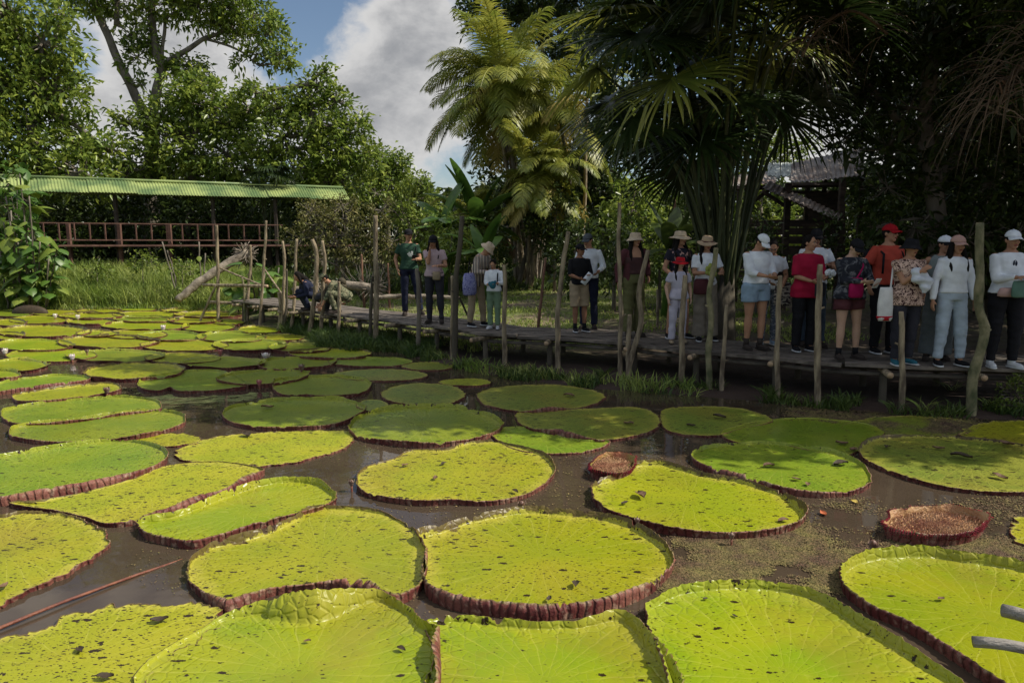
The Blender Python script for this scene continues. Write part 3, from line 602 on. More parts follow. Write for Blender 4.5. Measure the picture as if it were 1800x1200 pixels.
o = m.build('floating_vine', 'redstem'); o.location = gp(160,1040,0); tag(o, 'long red stem floating diagonally in the open water at the left', 'stem')
# fallen leaves lying on pads and water
def dry_leaf(px, py, size, label, mat='deadleaf', z=.06, rz=None):
    q = gp(px, py, .05); q.z = padz(q) if z > .01 else .006; m = MB(); size *= .78; rz = random.uniform(0, 6.28) if rz is None else rz; vs = []; fs = []; K = 8
    for i in range(K+1):
        t = i/K; w_ = size*.28*math.sin(math.pi*min(.97, t*.95+.03))**.8
        for s_ in (-1, -.5, 0, .5, 1):
            vs.append(rotz(rz)@Vector(((t-.5)*size, s_*w_*(1+.3*nz(t*5, s_*3, px)), size*(.12*s_*s_+.05*(1-math.cos(t*5+px))+.05*nz(t*6, s_*4, px*.7)+.02))))
    for i in range(K):
        for s_ in range(4): b = i*5+s_; fs.append((b, b+1, b+6, b+5))
    m.add(vs, fs); o = m.build('fallen_leaf', mat); o.location = q; tag(o, label, 'fallen leaf', 'fallen leaves on the pads')
    return o
for a in ((765,837,.10,'brown fallen leaf in the middle of the bright yellow speckled pad'),(905,860,.10,'dark twiggy leaf at the front of the bright yellow speckled pad','blackspot'),(712,815,.11,'grey curled leaf at the back left of the bright yellow speckled pad'),
    (780,812,.10,'second curled leaf, back middle of the bright yellow speckled pad','blackspot'),(1126,868,.20,'large curled brown leaf on the notched lime pad'),(1098,881,.09,'blackish crumpled leaf in front of the large curled one on the lime pad','blackspot'),
    (1377,912,.12,'pointed brown leaf standing near the right rim of the notched lime pad'),(1352,815,.16,'brown leaf in the shade on the dappled pad'),(1478,812,.20,'wide dark leaf at the right of the dappled pad','blackspot'),(1400,838,.10,'small brown leaf on the lit part of the dappled pad'),
    (1420,847,.10,'pale upright leaf at the front rim of the dappled pad'),(1690,800,.24,'black split leaf on the big right edge pad','blackspot'),(1758,835,.17,'brown curled leaf at the lit front of the right edge pad'),(1650,785,.14,'brown leaf at the back of the right edge pad'),
    (1560,783,.15,'dark leaf at the back left of the right edge pad','blackspot'),(1770,778,.22,'dark leaf at the back right of the right edge pad'),(1480,775,.16,'brown leaf on the flat dark green pad'),(1500,787,.18,'long brown leaf at the tip of the flat dark green pad'),
    (1265,730,.20,'black leaf on the flat shaded pad by the mud','blackspot'),(1215,745,.14,'dark leaf at the front of the flat shaded pad by the mud','blackspot'),(1105,742,.16,'brown leaf on the mossy dark pad'),(1000,693,.20,'reddish leaf on the mossy pad nearest the bank'),
    (1012,1023,.10,'long curled brown leaf on the middle speckled pad','blackspot'),(965,1049,.07,'black scrap at the front of the middle speckled pad','blackspot'),(1448,894,.11,'orange leaf floating beside the notched lime pad','orange'),(1502,874,.11,'yellow leaf floating in front of the dappled pad','yellowleaf'),
    (1655,1046,.07,'pale curled leaf on the right edge pad beside the stick shadows'),(540,1124,.05,'pale seed husk on the big green pad'),(185,1187,.10,'black leaf on the bottom left corner pad','blackspot'),(140,1140,.09,'dark scrap on the bottom left corner pad','blackspot'),(280,1088,.12,'dark leaf at the back of the bottom left corner pad','blackspot'),
    (3,1027,.12,'pinkish leaf at the left edge on a spotted pad'),(433,761,.20,'black leaf at the back of the flat torn pad','blackspot'),(470,714,.2,'brown leaf lying at the back of the half lit pad'),(705,1138,.07,'dark scrap on the right of the big green pad','blackspot'),(1240,1048,.05,'dark scrap at the back of the biggest lime pad','blackspot'),(1292,1078,.045,'black dot like scrap on the biggest lime pad','blackspot')):
    if a[-1] == 'orange' and 'orange' not in MT: MT['orange'] = M('orange_leaf', (.45, .12, .04), (.3, .08, .03), 8, .6); MT['yellowleaf'] = M('yellow_leaf', (.55, .45, .08), (.4, .3, .1), 8, .6)
    MT.setdefault('orange', M('orange_leaf', (.45, .12, .04), (.3, .08, .03), 8, .6)); MT.setdefault('yellowleaf', M('yellow_leaf', (.55, .42, .08), (.42, .3, .1), 8, .6))
    dry_leaf(a[0], a[1], a[2], a[3], a[4] if len(a) > 4 else 'deadleaf', z=.004 if a[-1] in ('orange', 'yellowleaf') else .062)
# grey sticks reaching in at the bottom right
MT['greywood'] = M('weathered_grey_wood', (.13, .12, .105), (.28, .255, .225), 5, .85, bump=.8, bscale=35, stretch=(.3, 2, 2))
for k, (p0, p1, r, lb) in enumerate((((1762,1072), (1990,1142), .032, 'upper weathered grey stick end reaching over the right edge pad'), ((1710,1127), (1980,1162), .026, 'lower split grey stick lying over the right edge pad'))):
    a, b = gp(*p0, .31), gp(*p1, .33); m = MB()
    m.tube([tuple((b-a)*t+Vector((0, 0, .006*math.sin(t*9)))) for t in np.linspace(0, 1, 10)], [r*(1+.12*nz(t*7, k)) for t in range(10)], 10); o = m.build('wooden_stick', 'greywood'); o.location = a; tag(o, lb, 'stick', 'grey sticks')
    m = MB(); q = (b-a)*.97; m.tube([tuple(q+Vector((0, 0, .02))), tuple(q+Vector((0, 0, -.8)))], .03, 8); m.build('support', 'greywood', o)
# ------------------------------------------------------------ boardwalk
ZD = .57
EDGE = [gp(*p, z=ZD) for p in ((405,528),(490,538),(549,547),(616,555),(700,565),(780,577),(860,588),(1000,594),(1100,602),(1200,614),(1350,626),(1500,640),(1800,650),(1960,655))]
EP = catmull([tuple(p) for p in EDGE], 400)
es = np.concatenate([[0], np.cumsum(np.linalg.norm(np.diff(EP[:, :2], axis=0), axis=1))])
def edge(s, off=0.0, z=ZD):
    x = np.interp(s, es, EP[:, 0]); y = np.interp(s, es, EP[:, 1]); x2 = np.interp(s+.2, es, EP[:, 0]); y2 = np.interp(s+.2, es, EP[:, 1]); x1 = np.interp(s-.2, es, EP[:, 0]); y1 = np.interp(s-.2, es, EP[:, 1])
    t = Vector((x2-x1, y2-y1, 0)).normalized(); n = Vector((-t.y, t.x, 0))
    return Vector((x, y, z))+n*off, t, n
LEN = es[-1]
bw = empty('boardwalk', edge(LEN/2, .6, 0)[0], 'narrow rickety plank walkway on poles running along the bank with people standing on it', 'boardwalk')
ob = bw.location.copy()
random.seed(11)
NP = 7; WD = 1.30; pw = WD/NP
for k in range(NP):
    s = -random.uniform(0, 2.2) if k else 0
    s = max(s, 0)
    while s < LEN-.1:
        ln = random.uniform(2.2, 3.8); e = min(s+ln, LEN); pts = []; dz = random.uniform(-.012, .014); of = k*pw+pw/2+random.uniform(-.012, .012); wv = pw*random.uniform(.80, .97); sg = 10
        vs = []; fs = []
        for i in range(sg+1):
            p, t, n = edge(s+(e-s)*i/sg, of+.012*nz(s+i*.6, k), ZD+dz+.012*nz(s*2+i*.5, k, 4)); wj = wv*(1+.06*nz(i*1.3, k, s))
            for a, b in ((-1, 0), (1, 0), (1, -.04), (-1, -.04)): vs.append(p+n*a*wj/2+Vector((0, 0, b))-ob)
        for i in range(sg):
            for j in range(4): fs.append((i*4+j, i*4+(j+1) % 4, i*4+4+(j+1) % 4, i*4+4+j))
        fs += [(0, 1, 2, 3)[::-1], tuple(sg*4+j for j in range(4))]
        m = MB(); m.add(vs, fs); m.build('plank', 'plank', bw, smooth=False); s = e+random.uniform(.01, .05)
s = .5
while s < LEN:
    p, t, n = edge(s, -.16+random.uniform(-.1, .05), ZD-.085); q, _, _ = edge(s, WD+.15+random.uniform(0, .2), ZD-.085); m = MB()
    m.tube([tuple(p-ob+(q-p)*i/6+Vector((0, 0, .01*nz(i, s)))) for i in range(7)], [.042*(1+.15*nz(i, s, 2)) for i in range(7)], 9); b_ = m.build('bearer', 'pole', bw)
    m = MB()
    for pt, dr in ((p, (p-q).normalized()),): m.tube([tuple(pt-ob-dr*.01), tuple(pt-ob+dr*.004)], .037, 9)
    m.build('cut_end', 'cut', b_)
    for of in (.12, WD-.1):
        c, _, _ = edge(s, of, 0); m = MB(); m.tube([tuple(c-ob+Vector((random.uniform(-.03, .03), 0, -.4))), tuple(c-ob+Vector((0, 0, ZD-.12)))], [.05, .045], 9); m.build('pile', 'bark_dark', bw)
    s += random.uniform(1.0, 1.5)
for of in (.15, .65, 1.15):
    m = MB(); m.tube([tuple(edge(LEN*i/50, of, ZD-.135)[0]-ob+Vector((0, 0, -.0+.008*nz(i*.5, of)))) for i in range(51)], .03, 7); m.build('stringer', 'plank', bw)
# ------------------------------------------------------------ poles along the walkway
PTS = [ # label, [(px,py)... top to base], base level mode, radius, material
 ('leftmost tall straight pole of the boardwalk, standing among the far pads', [(381,396),(383,480),(384,563)], None, .062, 'pole'),
 ('slanting brace pole leaning against the leftmost tall pole', [(380,501),(366,532),(352,564)], None, .045, 'pole'),
 ('forked pole behind the left end of the boardwalk, second tallest there', [(468,388),(466,430),(463,480),(461,569)], None, .05, 'pole'),
 ('wavy whitish pole at the left end of the boardwalk between the two tall ones', [(440,431),(441,465),(437,500),(435,563)], None, .055, 'pole'),
 ('short upright stake beside the wavy whitish pole', [(426,488),(429,510),(431,566)], None, .045, 'pole_moss'),
 ('crooked pole with a slanting stick tied to it, left end', [(497,424),(500,460),(499,500),(498,546),(499,580)], None, .055, 'pole'),
 ('thick sawn stub at the foot of the crooked pole', [(491,514),(494,545),(496,580)], None, .075, 'pole'),
 ('smooth brownish pole just right of the crooked one', [(521,420),(519,480),(516,545),(517,573)], None, .055, 'pole'),
 ('thin dark pole half behind the crooked pole', [(504,474),(504,530),(506,580)], None, .04, 'bark_dark'),
 ('bent pole in front of the crouching person in navy', [(549,421),(556,445),(555,500),(550,545),(552,590)], None, .075, 'pole'),
 ('pale pole between the bent pole and the crouching person in brown', [(567,423),(571,465),(568,500),(567,545),(568,588)], None, .06, 'pole'),
 ('short pole in front of the crouching person in camouflage', [(596,495),(597,530),(598,592)], None, .055, 'pole'),
 ('reddish pole behind the boardwalk right of the crouching group', [(635,447),(637,490),(641,550)], .1, .05, 'pole_red'),
 ('very tall grey pole right of the crouching group', [(660,379),(661,470),(662,520),(662,600)], None, .075, 'pole'),
 ('dark pole leaning against the very tall grey one', [(655,485),(653,530),(651,600)], None, .05, 'bark_dark'),
 ('dark red pole behind the walkway left of the man in green', [(682,463),(684,510),(685,553)], .1, .045, 'pole_red'),
 ('dark pole in front of the man in green, cut at hip height', [(733,473),(736,530),(735,612)], None, .06, 'bark'),
 ('tall dark pole left of the person bending in stripes, leaning right', [(812,380),(809,430),(802,480),(801,540),(800,604)], None, .07, 'bark_dark'),
 ('short pale pole strapped to the tall dark one', [(795,485),(796,540),(795,600)], None, .055, 'pole'),
 ('pole at the right shoulder of the child with the backpack', [(887,466),(887,530),(884,625)], None, .055, 'pole'),
 ('thin pole leaning right behind the walkway left of the boy in shorts', [(959,453),(953,510),(944,590)], .15, .045, 'pole_red'),
 ('lit pole leaning right in front of the boy in shorts', [(998,407),(988,480),(981,550),(973,632)], None, .06, 'pole'),
 ('tallest thin lit pole left of the woman in the brown top', [(1088,357),(1088,450),(1091,540),(1089,636)], None, .05, 'pole'),
 ('crooked pale pole in front of the woman in the brown top', [(1139,440),(1130,478),(1122,515),(1128,560),(1118,600),(1107,638)], None, .06, 'pole'),
 ('short broken stub at the feet of the woman in the brown top', [(1106,553),(1105,580),(1104,620)], None, .055, 'pole'),
 ('bare pole rising behind the woman in the cream sun hat', [(1186,348),(1187,450),(1188,560)], .2, .05, 'pole_red'),
 ('pole in front of the girl in the red hat', [(1205,484),(1199,560),(1187,655)], None, .06, 'pole'),
 ('short pole behind the walkway left of the girl in the red hat', [(1155,509),(1156,584)], .2, .04, 'pole'),
 ('peeling two pronged pole hiding the face of the woman with the maroon bag', [(1259,436),(1256,465),(1247,515),(1250,560),(1246,620),(1242,668)], None, .058, 'pole_moss'),
 ('short thin pole left of the woman in denim shorts', [(1277,536),(1273,600),(1268,655)], None, .045, 'pole'),
 ('pole between the denim shorts and the red blouse', [(1372,485),(1367,560),(1360,680)], None, .05, 'pole'),
 ('spotted thick pole right of the red blouse', [(1442,465),(1441,500),(1438,580),(1437,686)], None, .055, 'pole'),
 ('brown pole in front of the dark trousers of the woman in the leaf print top', [(1585,548),(1586,600),(1582,692)], None, .05, 'pole'),
 ('thickest mossy pole at the right, knotted and bent at its middle', [(1722,392),(1721,470),(1722,540),(1729,575),(1722,620),(1711,665),(1702,712)], None, .078, 'pole_moss')]
def pole(label, px, zb, r, mt):
    b = gp(px[-1][0], px[-1][1], .02 if zb is None else zb)
    if zb is None and px[-1][0] > 440:
        u = (px[-1][0]-900)/F; j = np.argmin(np.abs(EP[:, 0]/(EP[:, 1]*cp+(CAMH-ZD)*sp)-u)); yy = EP[j, 1]-.10-r
        b = at(px[-1][0], px[-1][1], yy); b.z = .0
        lo = at(px[-1][0], px[-1][1], yy); px = [q for q in px if at(q[0], q[1], yy).z > .25]; px = px+[(px[-1][0]+(0 if len(px) < 2 else .3*(px[-1][0]-px[-2][0])/max(1, abs(px[-1][1]-px[-2][1]))*40), 0)]
        bx = at(px[-1][0], 700, yy); b = Vector((bx.x, yy, 0))
    P = [at(x, y, b.y) for x, y in px]; P[-1] = b+Vector((0, 0, 0))
    P = [Vector(p) for p in catmull([tuple(p) for p in P], 26)]+[b+Vector((0, 0, -.35))]
    pts = []; rr = []
    for i, p in enumerate(P):
        t = i/(len(P)-1); sd_ = px[0][0]*.1
        pts.append(p-b+Vector((nz(p.z*2.5, sd_)*.018, nz(p.z*2.5, sd_, 5)*.018, 0))); kn = .0
        for kz in (.22, .47, .73): kn += .16*math.exp(-((t-kz-.03*math.sin(sd_))/.025)**2)
        rr.append(r*(.80+.30*t)*(1+.10*nz(p.z*5, sd_, 2)+kn))
    m = MB(); m.tube(pts, rr, 11); o = m.build('wooden_pole', mt); o.location = b; tag(o, label, 'pole', 'rough wooden poles along the boardwalk')
    # sawn top and a twig stump
    m = MB(); tp = pts[0]; m.tube([tuple(tp+Vector((0, 0, -.002))), tuple(tp+Vector((0, 0, .004)))], rr[0]*.86, 9); m.build('sawn_top', 'cut', o)
    m = MB(); k = len(pts)//2; d = Vector((random.choice([-1, 1]), random.uniform(-.5, .5), .5)).normalized(); m.tube([tuple(pts[k]), tuple(pts[k]+d*(rr[k]+.045))], [.018, .012], 7); m.build('branch_stump', mt, o)
    return o
for a in PTS: pole(a[0], a[1], a[2], a[3]*.70, a[4])
def stick(label, pa, pb, ya, yb, r, mt='pole'):
    a, b = at(pa[0], pa[1], ya), at(pb[0], pb[1], yb); m = MB(); n_ = 9
    m.tube([tuple((b-a)*i/n_+Vector((0, 0, .012*nz(i*.7, pa[0])))) for i in range(n_+1)], [r*(1+.15*nz(i, pa[0], 1)) for i in range(n_+1)], 9); o = m.build('lashed_stick', mt); o.location = a
    tag(o, label, 'stick', 'sticks tied across the poles'); 
    m = MB(); d = (b-a).normalized()
    for q, e in ((Vector((0, 0, 0)), -d), (b-a, d)): m.tube([tuple(q), tuple(q+e*.004)], r*.85, 8)
    m.build('cut_end', 'cut', o); return o
yL = gp(384, 563).y; yR = gp(498, 575).y
stick('horizontal rail tied across the three leftmost poles at knee height', (357,501), (470,503), yL-.1, yL-1.0, .045)
stick('thin crossbar sloping down between the leftmost pole and the forked one', (384,470), (459,501), yL-.1, yL-.7, .025)
stick('short step bar nailed low on the leftmost pole', (369,531), (412,533), yL-.1, yL-.2, .045)
stick('second step bar, on the wavy whitish pole', (427,540), (458,541), gp(435,563).y-.12, gp(435,563).y-.12, .04)
stick('third step bar, on the thick sawn stub', (489,548), (515,549), gp(496,580).y-.12, gp(496,580).y-.12, .045)
stick('white stick slanting down to the crooked pole', (464,472), (496,517), gp(461,569).y-.1, yR-.1, .022)
stick('dark brace under the walkway near the crouching group', (548,556), (523,577), gp(552,588).y+.3, gp(552,588).y+.6, .03, 'bark_dark')
stick('thin dark stick leaning behind the striped shirt', (807,522), (823,556), 13.5, 13.7, .02, 'bark_dark')
stick('bar sticking out at the foot of the tall dark pole', (779,584), (812,582), gp(800,604).y-.12, gp(800,604).y-.1, .035)
# ------------------------------------------------------------ foliage generators
def leafcloud(C, D, S_, ratio=.42, droop=.25, seed=0, fold=True):
    """C base points, D directions, S_ lengths -> verts/faces of leaves, each a folded pair of quads"""
    N = len(C); D = D/np.linalg.norm(D, axis=1)[:, None]
    up = rng.normal(0, .55, (N, 3)); up[:, 2] += 1.0
    sd = np.cross(D, up); sd /= (np.linalg.norm(sd, axis=1)[:, None]+1e-9); nrm = np.cross(sd, D)
    L_ = S_[:, None]; wd = L_*ratio*.5
    b = C; t = C+D*L_-np.array([0, 0, 1])*L_*droop; mid = C+D*L_*.45
    l = mid+sd*wd+nrm*wd*.35; r = mid-sd*wd+nrm*wd*.35
    V = np.stack([b, l, t, r], 1).reshape(-1, 3); k = np.arange(N)*4
    Fc = np.stack([k, k+1, k+2, k+3], 1)
    if fold: Fc = np.concatenate([np.stack([k, k+1, k+2], 1), np.stack([k, k+2, k+3], 1)])
    return V, Fc
def tree(name, label, cat, d, base, trunks, blobs, leaf, per, mat, density=1.0, group=None, bark='bark', ratio=.42, zb=None, dens_px=None, flat=.8, trunk_r=.2, shell=.45, twigs=True):
    """blobs: (px,py,rpx[,dd]) on the picture at distance d(+dd)"""
    b = at(base[0], base[1], d) if len(base) == 2 else Vector(base)
    b.z = float(gz(b.x, b.y))-.05
    root = empty(name, b, label, cat, group)
    m = MB(); tops = []
    for pts, r0, r1 in trunks:
        P = [Vector(p) if len(p) == 3 and p[2] is not None and not isinstance(p, Vector) and False else (at(p[0], p[1], d+(p[2] if len(p) > 2 else 0)) if not isinstance(p, Vector) else p) for p in pts]
        if pts[0] == 'base': pass
        Q = [Vector(p) for p in catmull([tuple(p) for p in P], max(12, len(P)*5))]
        n_ = len(Q); m.tube([tuple(q-b+Vector((.05*nz(q.z, i*.1), .05*nz(q.z, 3), 0))) for i, q in enumerate(Q)], [r0+(r1-r0)*i/(n_-1) for i in range(n_)], 9); tops += Q
    if not trunks:
        c0 = np.mean([tuple(at(q[0], q[1], d)) if q[0] != 'w' else q[1:4] for q in (blobs if blobs[0][0] == 'w' else [q for q in blobs if q[0] != 'w'])], 0); Q = [Vector(b), Vector(((b.x+c0[0])/2, b.y, (b.z+c0[2])/2)), Vector(tuple(c0))]
        m.tube([tuple(q-b) for q in Q], [trunk_r, trunk_r*.7, trunk_r*.35], 8); tops += [Q[1], Q[2]]
    CC = []; DD = []; T = np.array([tuple(t) for t in tops])
    for bl in blobs:
        if bl[0] == 'w': c = Vector(bl[1:4]); r = bl[4]; bl = (c.x, c.y)
        else: dd = bl[3] if len(bl) > 3 else 0; c = at(bl[0], bl[1], d+dd); r = bl[2]*(d+dd)/F
        ncl = max(3, int(density*(r/(leaf*1.15))**2*4.2))
        u = rng.normal(size=(ncl, 3)); u /= np.linalg.norm(u, axis=1)[:, None]; rad = rng.uniform(shell, 1, ncl)**.6
        lump = np.array([1+.38*nz(x*1.9+bl[0], y*1.9+bl[1], z*1.9) for x, y, z in u])
        p = np.array(tuple(c))+u*(rad*lump*r)[:, None]*np.array([1, .9, flat])
        out_ = u*1.0+np.array([0, 0, .35])
        # branches
        c_ = np.array(tuple(c)); j = np.argmin(np.linalg.norm(T-c_, axis=1)); m.tube([tuple(Vector(T[j])-b), tuple(Vector((T[j]+c_)/2)+Vector((0, 0, .08*r))-b), tuple(c-b)], [trunk_r*.35, trunk_r*.25, trunk_r*.15], 6, caps=False)
        if twigs:
            for q in p[::max(1, ncl//14)]:
                q = Vector(q); mid = (c+q)/2+Vector((0, 0, -.05*r)); m.tube([tuple(c-b), tuple(mid-b), tuple(q-b)], [trunk_r*.16, trunk_r*.1, .012], 5, caps=False)
        cc = np.repeat(p, per, 0); N = len(cc); dr = rng.normal(size=(N, 3))*.9+np.repeat(out_, per, 0)*.9
        cc = cc+rng.normal(size=(N, 3))*leaf*.55; CC.append(cc); DD.append(dr)
    CC = np.concatenate(CC); DD = np.concatenate(DD)
    V, Fc = leafcloud(CC, DD, rng.uniform(.6, 1.25, len(CC))*leaf, ratio)
    npmesh('crown', V-np.array(tuple(b)), Fc, mat, root, smooth=False)
    m.build('trunk', bark, root); return root
# --- left group beyond the shed
tree('broadleaf_tree', 'massive dark green tree filling the upper left corner behind the long green roof', 'tree', 32, (40, 470), [], [(15,20,80),(75,75,62),(20,150,95),(95,165,60),(50,250,100),(150,255,45),(15,310,80),(150,305,55,-1),(190,262,28),(-60,100,120),(-60,260,120),(118,120,24),(108,30,20)], .34, 12, 'leaf_mid', 1.25, trunk_r=.45)
tree('tall_tree', 'tall open crowned tree with bare pale forked trunks against the clouds, upper left', 'tree', 38, (268, 470), [([(268,470),(267,330),(268,208)], .42, .36), ([(266,215),(247,185),(230,150),(213,115),(190,65),(168,10),(150,-60)], .26, .16), ([(268,208),(276,160),(284,120),(272,80),(267,30),(268,-60)], .26, .17), ([(282,130),(290,112),(330,88),(358,68),(385,58),(420,28)], .17, .07), ([(283,122),(288,60),(296,30),(330,15)], .1, .06), ([(360,68),(400,80),(430,95),(455,116)], .08, .03), ([(205,45),(206,0),(210,-60)], .14, .1), ([(225,140),(222,128),(228,108)], .05, .03)],
     [(200,5,48),(165,8,32),(228,60,28),(300,5,48),(352,12,46),(400,10,50),(440,28,48),(470,60,38),(492,95,30),(455,95,24),(415,60,26),(380,40,24),(243,100,26),(252,75,22),(330,115,30),(300,118,24),(420,108,14),(505,112,18),(120,5,24),(150,-40,60),(300,-50,80),(400,-50,70),(260,40,22),(350,130,22),(250,150,16)], .34, 12, 'leaf_mid', 1.0, trunk_r=.16, flat=.75)
tree('broadleaf_tree', 'round crowned glossy green tree behind the left half of the green roof', 'tree', 35, (330, 470), [], [(330,170,48),(285,205,42),(370,185,55),(400,215,50),(325,250,72),(260,285,50),(400,275,66),(230,300,45),(440,190,36),(340,310,60),(355,150,26),(225,215,26),(440,300,45)], .34, 12, 'leaf_mid', 1.2, trunk_r=.35)
tree('broadleaf_tree', 'olive green tree stepping down to the right behind the end of the green roof', 'tree', 34, (560, 470), [([(560,470),(556,300),(548,200),(540,150)], .3, .08)], [(450,165,26),(490,190,38),(530,175,30),(555,150,26),(570,125,18),(592,178,30),(560,215,50),(500,240,52),(610,235,42),(632,216,18),(580,270,55),(520,300,55),(640,275,38),(600,320,50),(470,270,40),(560,340,45)], .30, 13, 'leaf_mid', 1.15, trunk_r=.3)
tree('broadleaf_tree', 'small distant tree with feathery dark foliage left of the sky gap', 'tree', 42, (680, 470), [], [(672,275,26),(700,290,26),(650,300,30),(718,282,12),(690,325,38),(640,335,34),(720,320,22)], .30, 12, 'leaf_mid', 1.2, trunk_r=.2)
tree('broadleaf_tree', 'small light green tree low in the sky gap beside the palms', 'tree', 40, (740, 470), [], [(738,318,18),(725,345,30),(750,345,28),(735,385,40),(770,395,36)], .28, 12, 'leaf_lime', 1.1, trunk_r=.15)
for i, (x, y, r) in enumerate(((-20,400,70),(70,390,66),(160,400,66),(250,385,66),(340,395,66),(430,385,62),(510,395,60))):
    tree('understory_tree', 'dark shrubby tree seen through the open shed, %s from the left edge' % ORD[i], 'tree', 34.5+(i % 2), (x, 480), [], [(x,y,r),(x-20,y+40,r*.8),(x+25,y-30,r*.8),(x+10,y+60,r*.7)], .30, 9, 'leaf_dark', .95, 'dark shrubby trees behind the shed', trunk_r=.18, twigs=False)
tree('bush', 'wide airy olive bush with fine leaves behind the left half of the boardwalk', 'bush', 23.5, (600, 495), [], [(560,395,44),(610,385,42),(655,400,40),(530,420,36),(590,430,42),(640,440,40),(690,425,30),(545,370,28),(670,370,26),(600,360,26),(540,450,26),(600,462,28),(670,465,30)], .13, 12, 'leaf_olive', .42, trunk_r=.10)
tree('bush', 'bright green bush between the olive bush and the man in dark green', 'bush', 24, (740, 495), [], [(705,370,32),(740,400,38),(700,440,34),(770,440,36),(735,465,34),(660,340,22),(780,400,30)], .17, 11, 'leaf_lime', .6, trunk_r=.08)
# --- centre and right background
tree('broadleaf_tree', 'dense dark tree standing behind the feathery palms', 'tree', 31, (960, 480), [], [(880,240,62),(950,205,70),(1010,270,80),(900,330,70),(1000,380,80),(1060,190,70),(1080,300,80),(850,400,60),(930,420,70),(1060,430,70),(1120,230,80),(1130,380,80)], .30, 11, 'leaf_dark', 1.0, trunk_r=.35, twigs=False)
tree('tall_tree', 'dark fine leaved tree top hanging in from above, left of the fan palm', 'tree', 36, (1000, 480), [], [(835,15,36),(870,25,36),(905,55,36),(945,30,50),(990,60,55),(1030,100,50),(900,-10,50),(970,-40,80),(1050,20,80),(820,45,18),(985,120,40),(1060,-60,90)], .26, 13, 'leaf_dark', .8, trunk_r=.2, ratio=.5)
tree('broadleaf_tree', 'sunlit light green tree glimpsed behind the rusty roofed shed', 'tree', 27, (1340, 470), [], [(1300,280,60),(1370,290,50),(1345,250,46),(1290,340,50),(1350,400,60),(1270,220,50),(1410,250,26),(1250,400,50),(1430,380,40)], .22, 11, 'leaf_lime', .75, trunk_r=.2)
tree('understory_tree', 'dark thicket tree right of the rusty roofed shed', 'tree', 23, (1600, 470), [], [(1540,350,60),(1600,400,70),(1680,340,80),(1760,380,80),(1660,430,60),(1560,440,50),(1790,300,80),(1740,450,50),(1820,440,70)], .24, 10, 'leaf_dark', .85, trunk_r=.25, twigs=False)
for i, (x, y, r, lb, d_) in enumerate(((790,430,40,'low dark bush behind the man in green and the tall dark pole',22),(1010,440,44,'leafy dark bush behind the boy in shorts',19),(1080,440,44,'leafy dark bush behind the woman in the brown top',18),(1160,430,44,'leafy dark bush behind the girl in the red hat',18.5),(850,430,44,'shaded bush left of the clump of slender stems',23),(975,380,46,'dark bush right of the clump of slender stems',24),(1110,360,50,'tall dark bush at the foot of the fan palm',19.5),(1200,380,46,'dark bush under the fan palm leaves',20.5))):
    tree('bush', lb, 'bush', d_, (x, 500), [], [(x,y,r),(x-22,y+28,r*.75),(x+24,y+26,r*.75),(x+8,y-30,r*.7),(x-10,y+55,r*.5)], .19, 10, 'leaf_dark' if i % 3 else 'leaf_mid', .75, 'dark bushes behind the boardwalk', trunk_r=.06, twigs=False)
tree('broadleaf_tree', 'big leaved dark tree overhanging the people on the right', 'tree', 14.0, (1640, 520), [([(1650,540),(1648,430),(1640,330),(1625,220),(1640,100)], .20, .12), ([(1640,330),(1700,250),(1760,160)], .1, .05), ([(1635,280),(1570,200),(1500,120)], .1, .04)],
     [(1480,50,70),(1545,30,60),(1560,110,62),(1620,60,90),(1700,110,80),(1775,60,90),(1600,190,66),(1680,230,70),(1770,200,80),(1520,160,44),(1490,240,34),(1560,260,50),(1640,310,60),(1740,320,70),(1560,330,50),(1500,200,36),(1610,400,56),(1700,420,60),(1790,410,60),(1640,-40,120),(1800,-40,120),(1500,-50,90),(1530,400,40),(1420,-20,60),(1700,20,90),(1480,110,50),(1800,130,80)], .24, 10, 'leaf_dark', 1.15, trunk_r=.12, ratio=.36)
tree('broadleaf_tree', 'dark tree whose branches hang in at the top right corner', 'tree', 10.5, (9.6, 11.2, 0), [], [(2010,-60,230),(1880,-160,220),(2150,60,230),(2300,-60,260),(2100,-260,260),(1950,120,130),(1700,-230,210),(1900,10,110),(1820,-60,90),(2400,-300,260),(2450,100,240),(1600,-330,200),('w',10.5,9,7.4,1.6)], .20, 10, 'leaf_dark', .75, trunk_r=.18, ratio=.36)
tree('broadleaf_tree', 'leaning tree added to shade the pads, its long limbs arching above the picture', 'tree', 10, (11.5, 10.5, 0), [([Vector((11.5,10.5,-.1)), Vector((11.0,10.3,3)), Vector((9,9.6,6.2)), Vector((6,9,7.4)), Vector((3,9.2,7.6))], .22, .05), ([Vector((9,9.6,6.2)), Vector((8.6,8,7)), Vector((8.3,6.9,7))], .09, .04), ([Vector((6,9,7.4)), Vector((4,10.8,8)), Vector((2.6,12.2,8.3))], .07, .03)],  # unseen tree, its crown placed above the view to shade the pads
     [('w',2.9,8.5,6.7,.9),('w',3.0,9.6,6.9,.9),('w',4.4,8.0,6.7,.9),('w',5.7,8.0,6.7,.8),('w',6.9,7.7,6.7,.9),('w',8.4,6.9,6.6,.9),('w',10.2,6.9,6.6,1.0),('w',4.2,9.3,7.0,1.0),('w',5.8,9.2,7,1.0),('w',7.3,8.9,7,1.1),('w',9.0,8.3,7,1.2),('w',2.0,10.6,7.3,.9),('w',3.3,10.9,7.4,1.0),('w',2.3,12.2,8.0,1.1),('w',3.8,12.3,8.1,1.1),('w',5.0,10.8,7.8,1.1),('w',1.6,9.6,7.0,.7),('w',1.0,11.6,7.9,.9),('w',5.6,12.4,8.2,1.1),('w',11,7.8,7,1.1)], .22, 13, 'leaf_dark', 2.1, trunk_r=.12, ratio=.46)
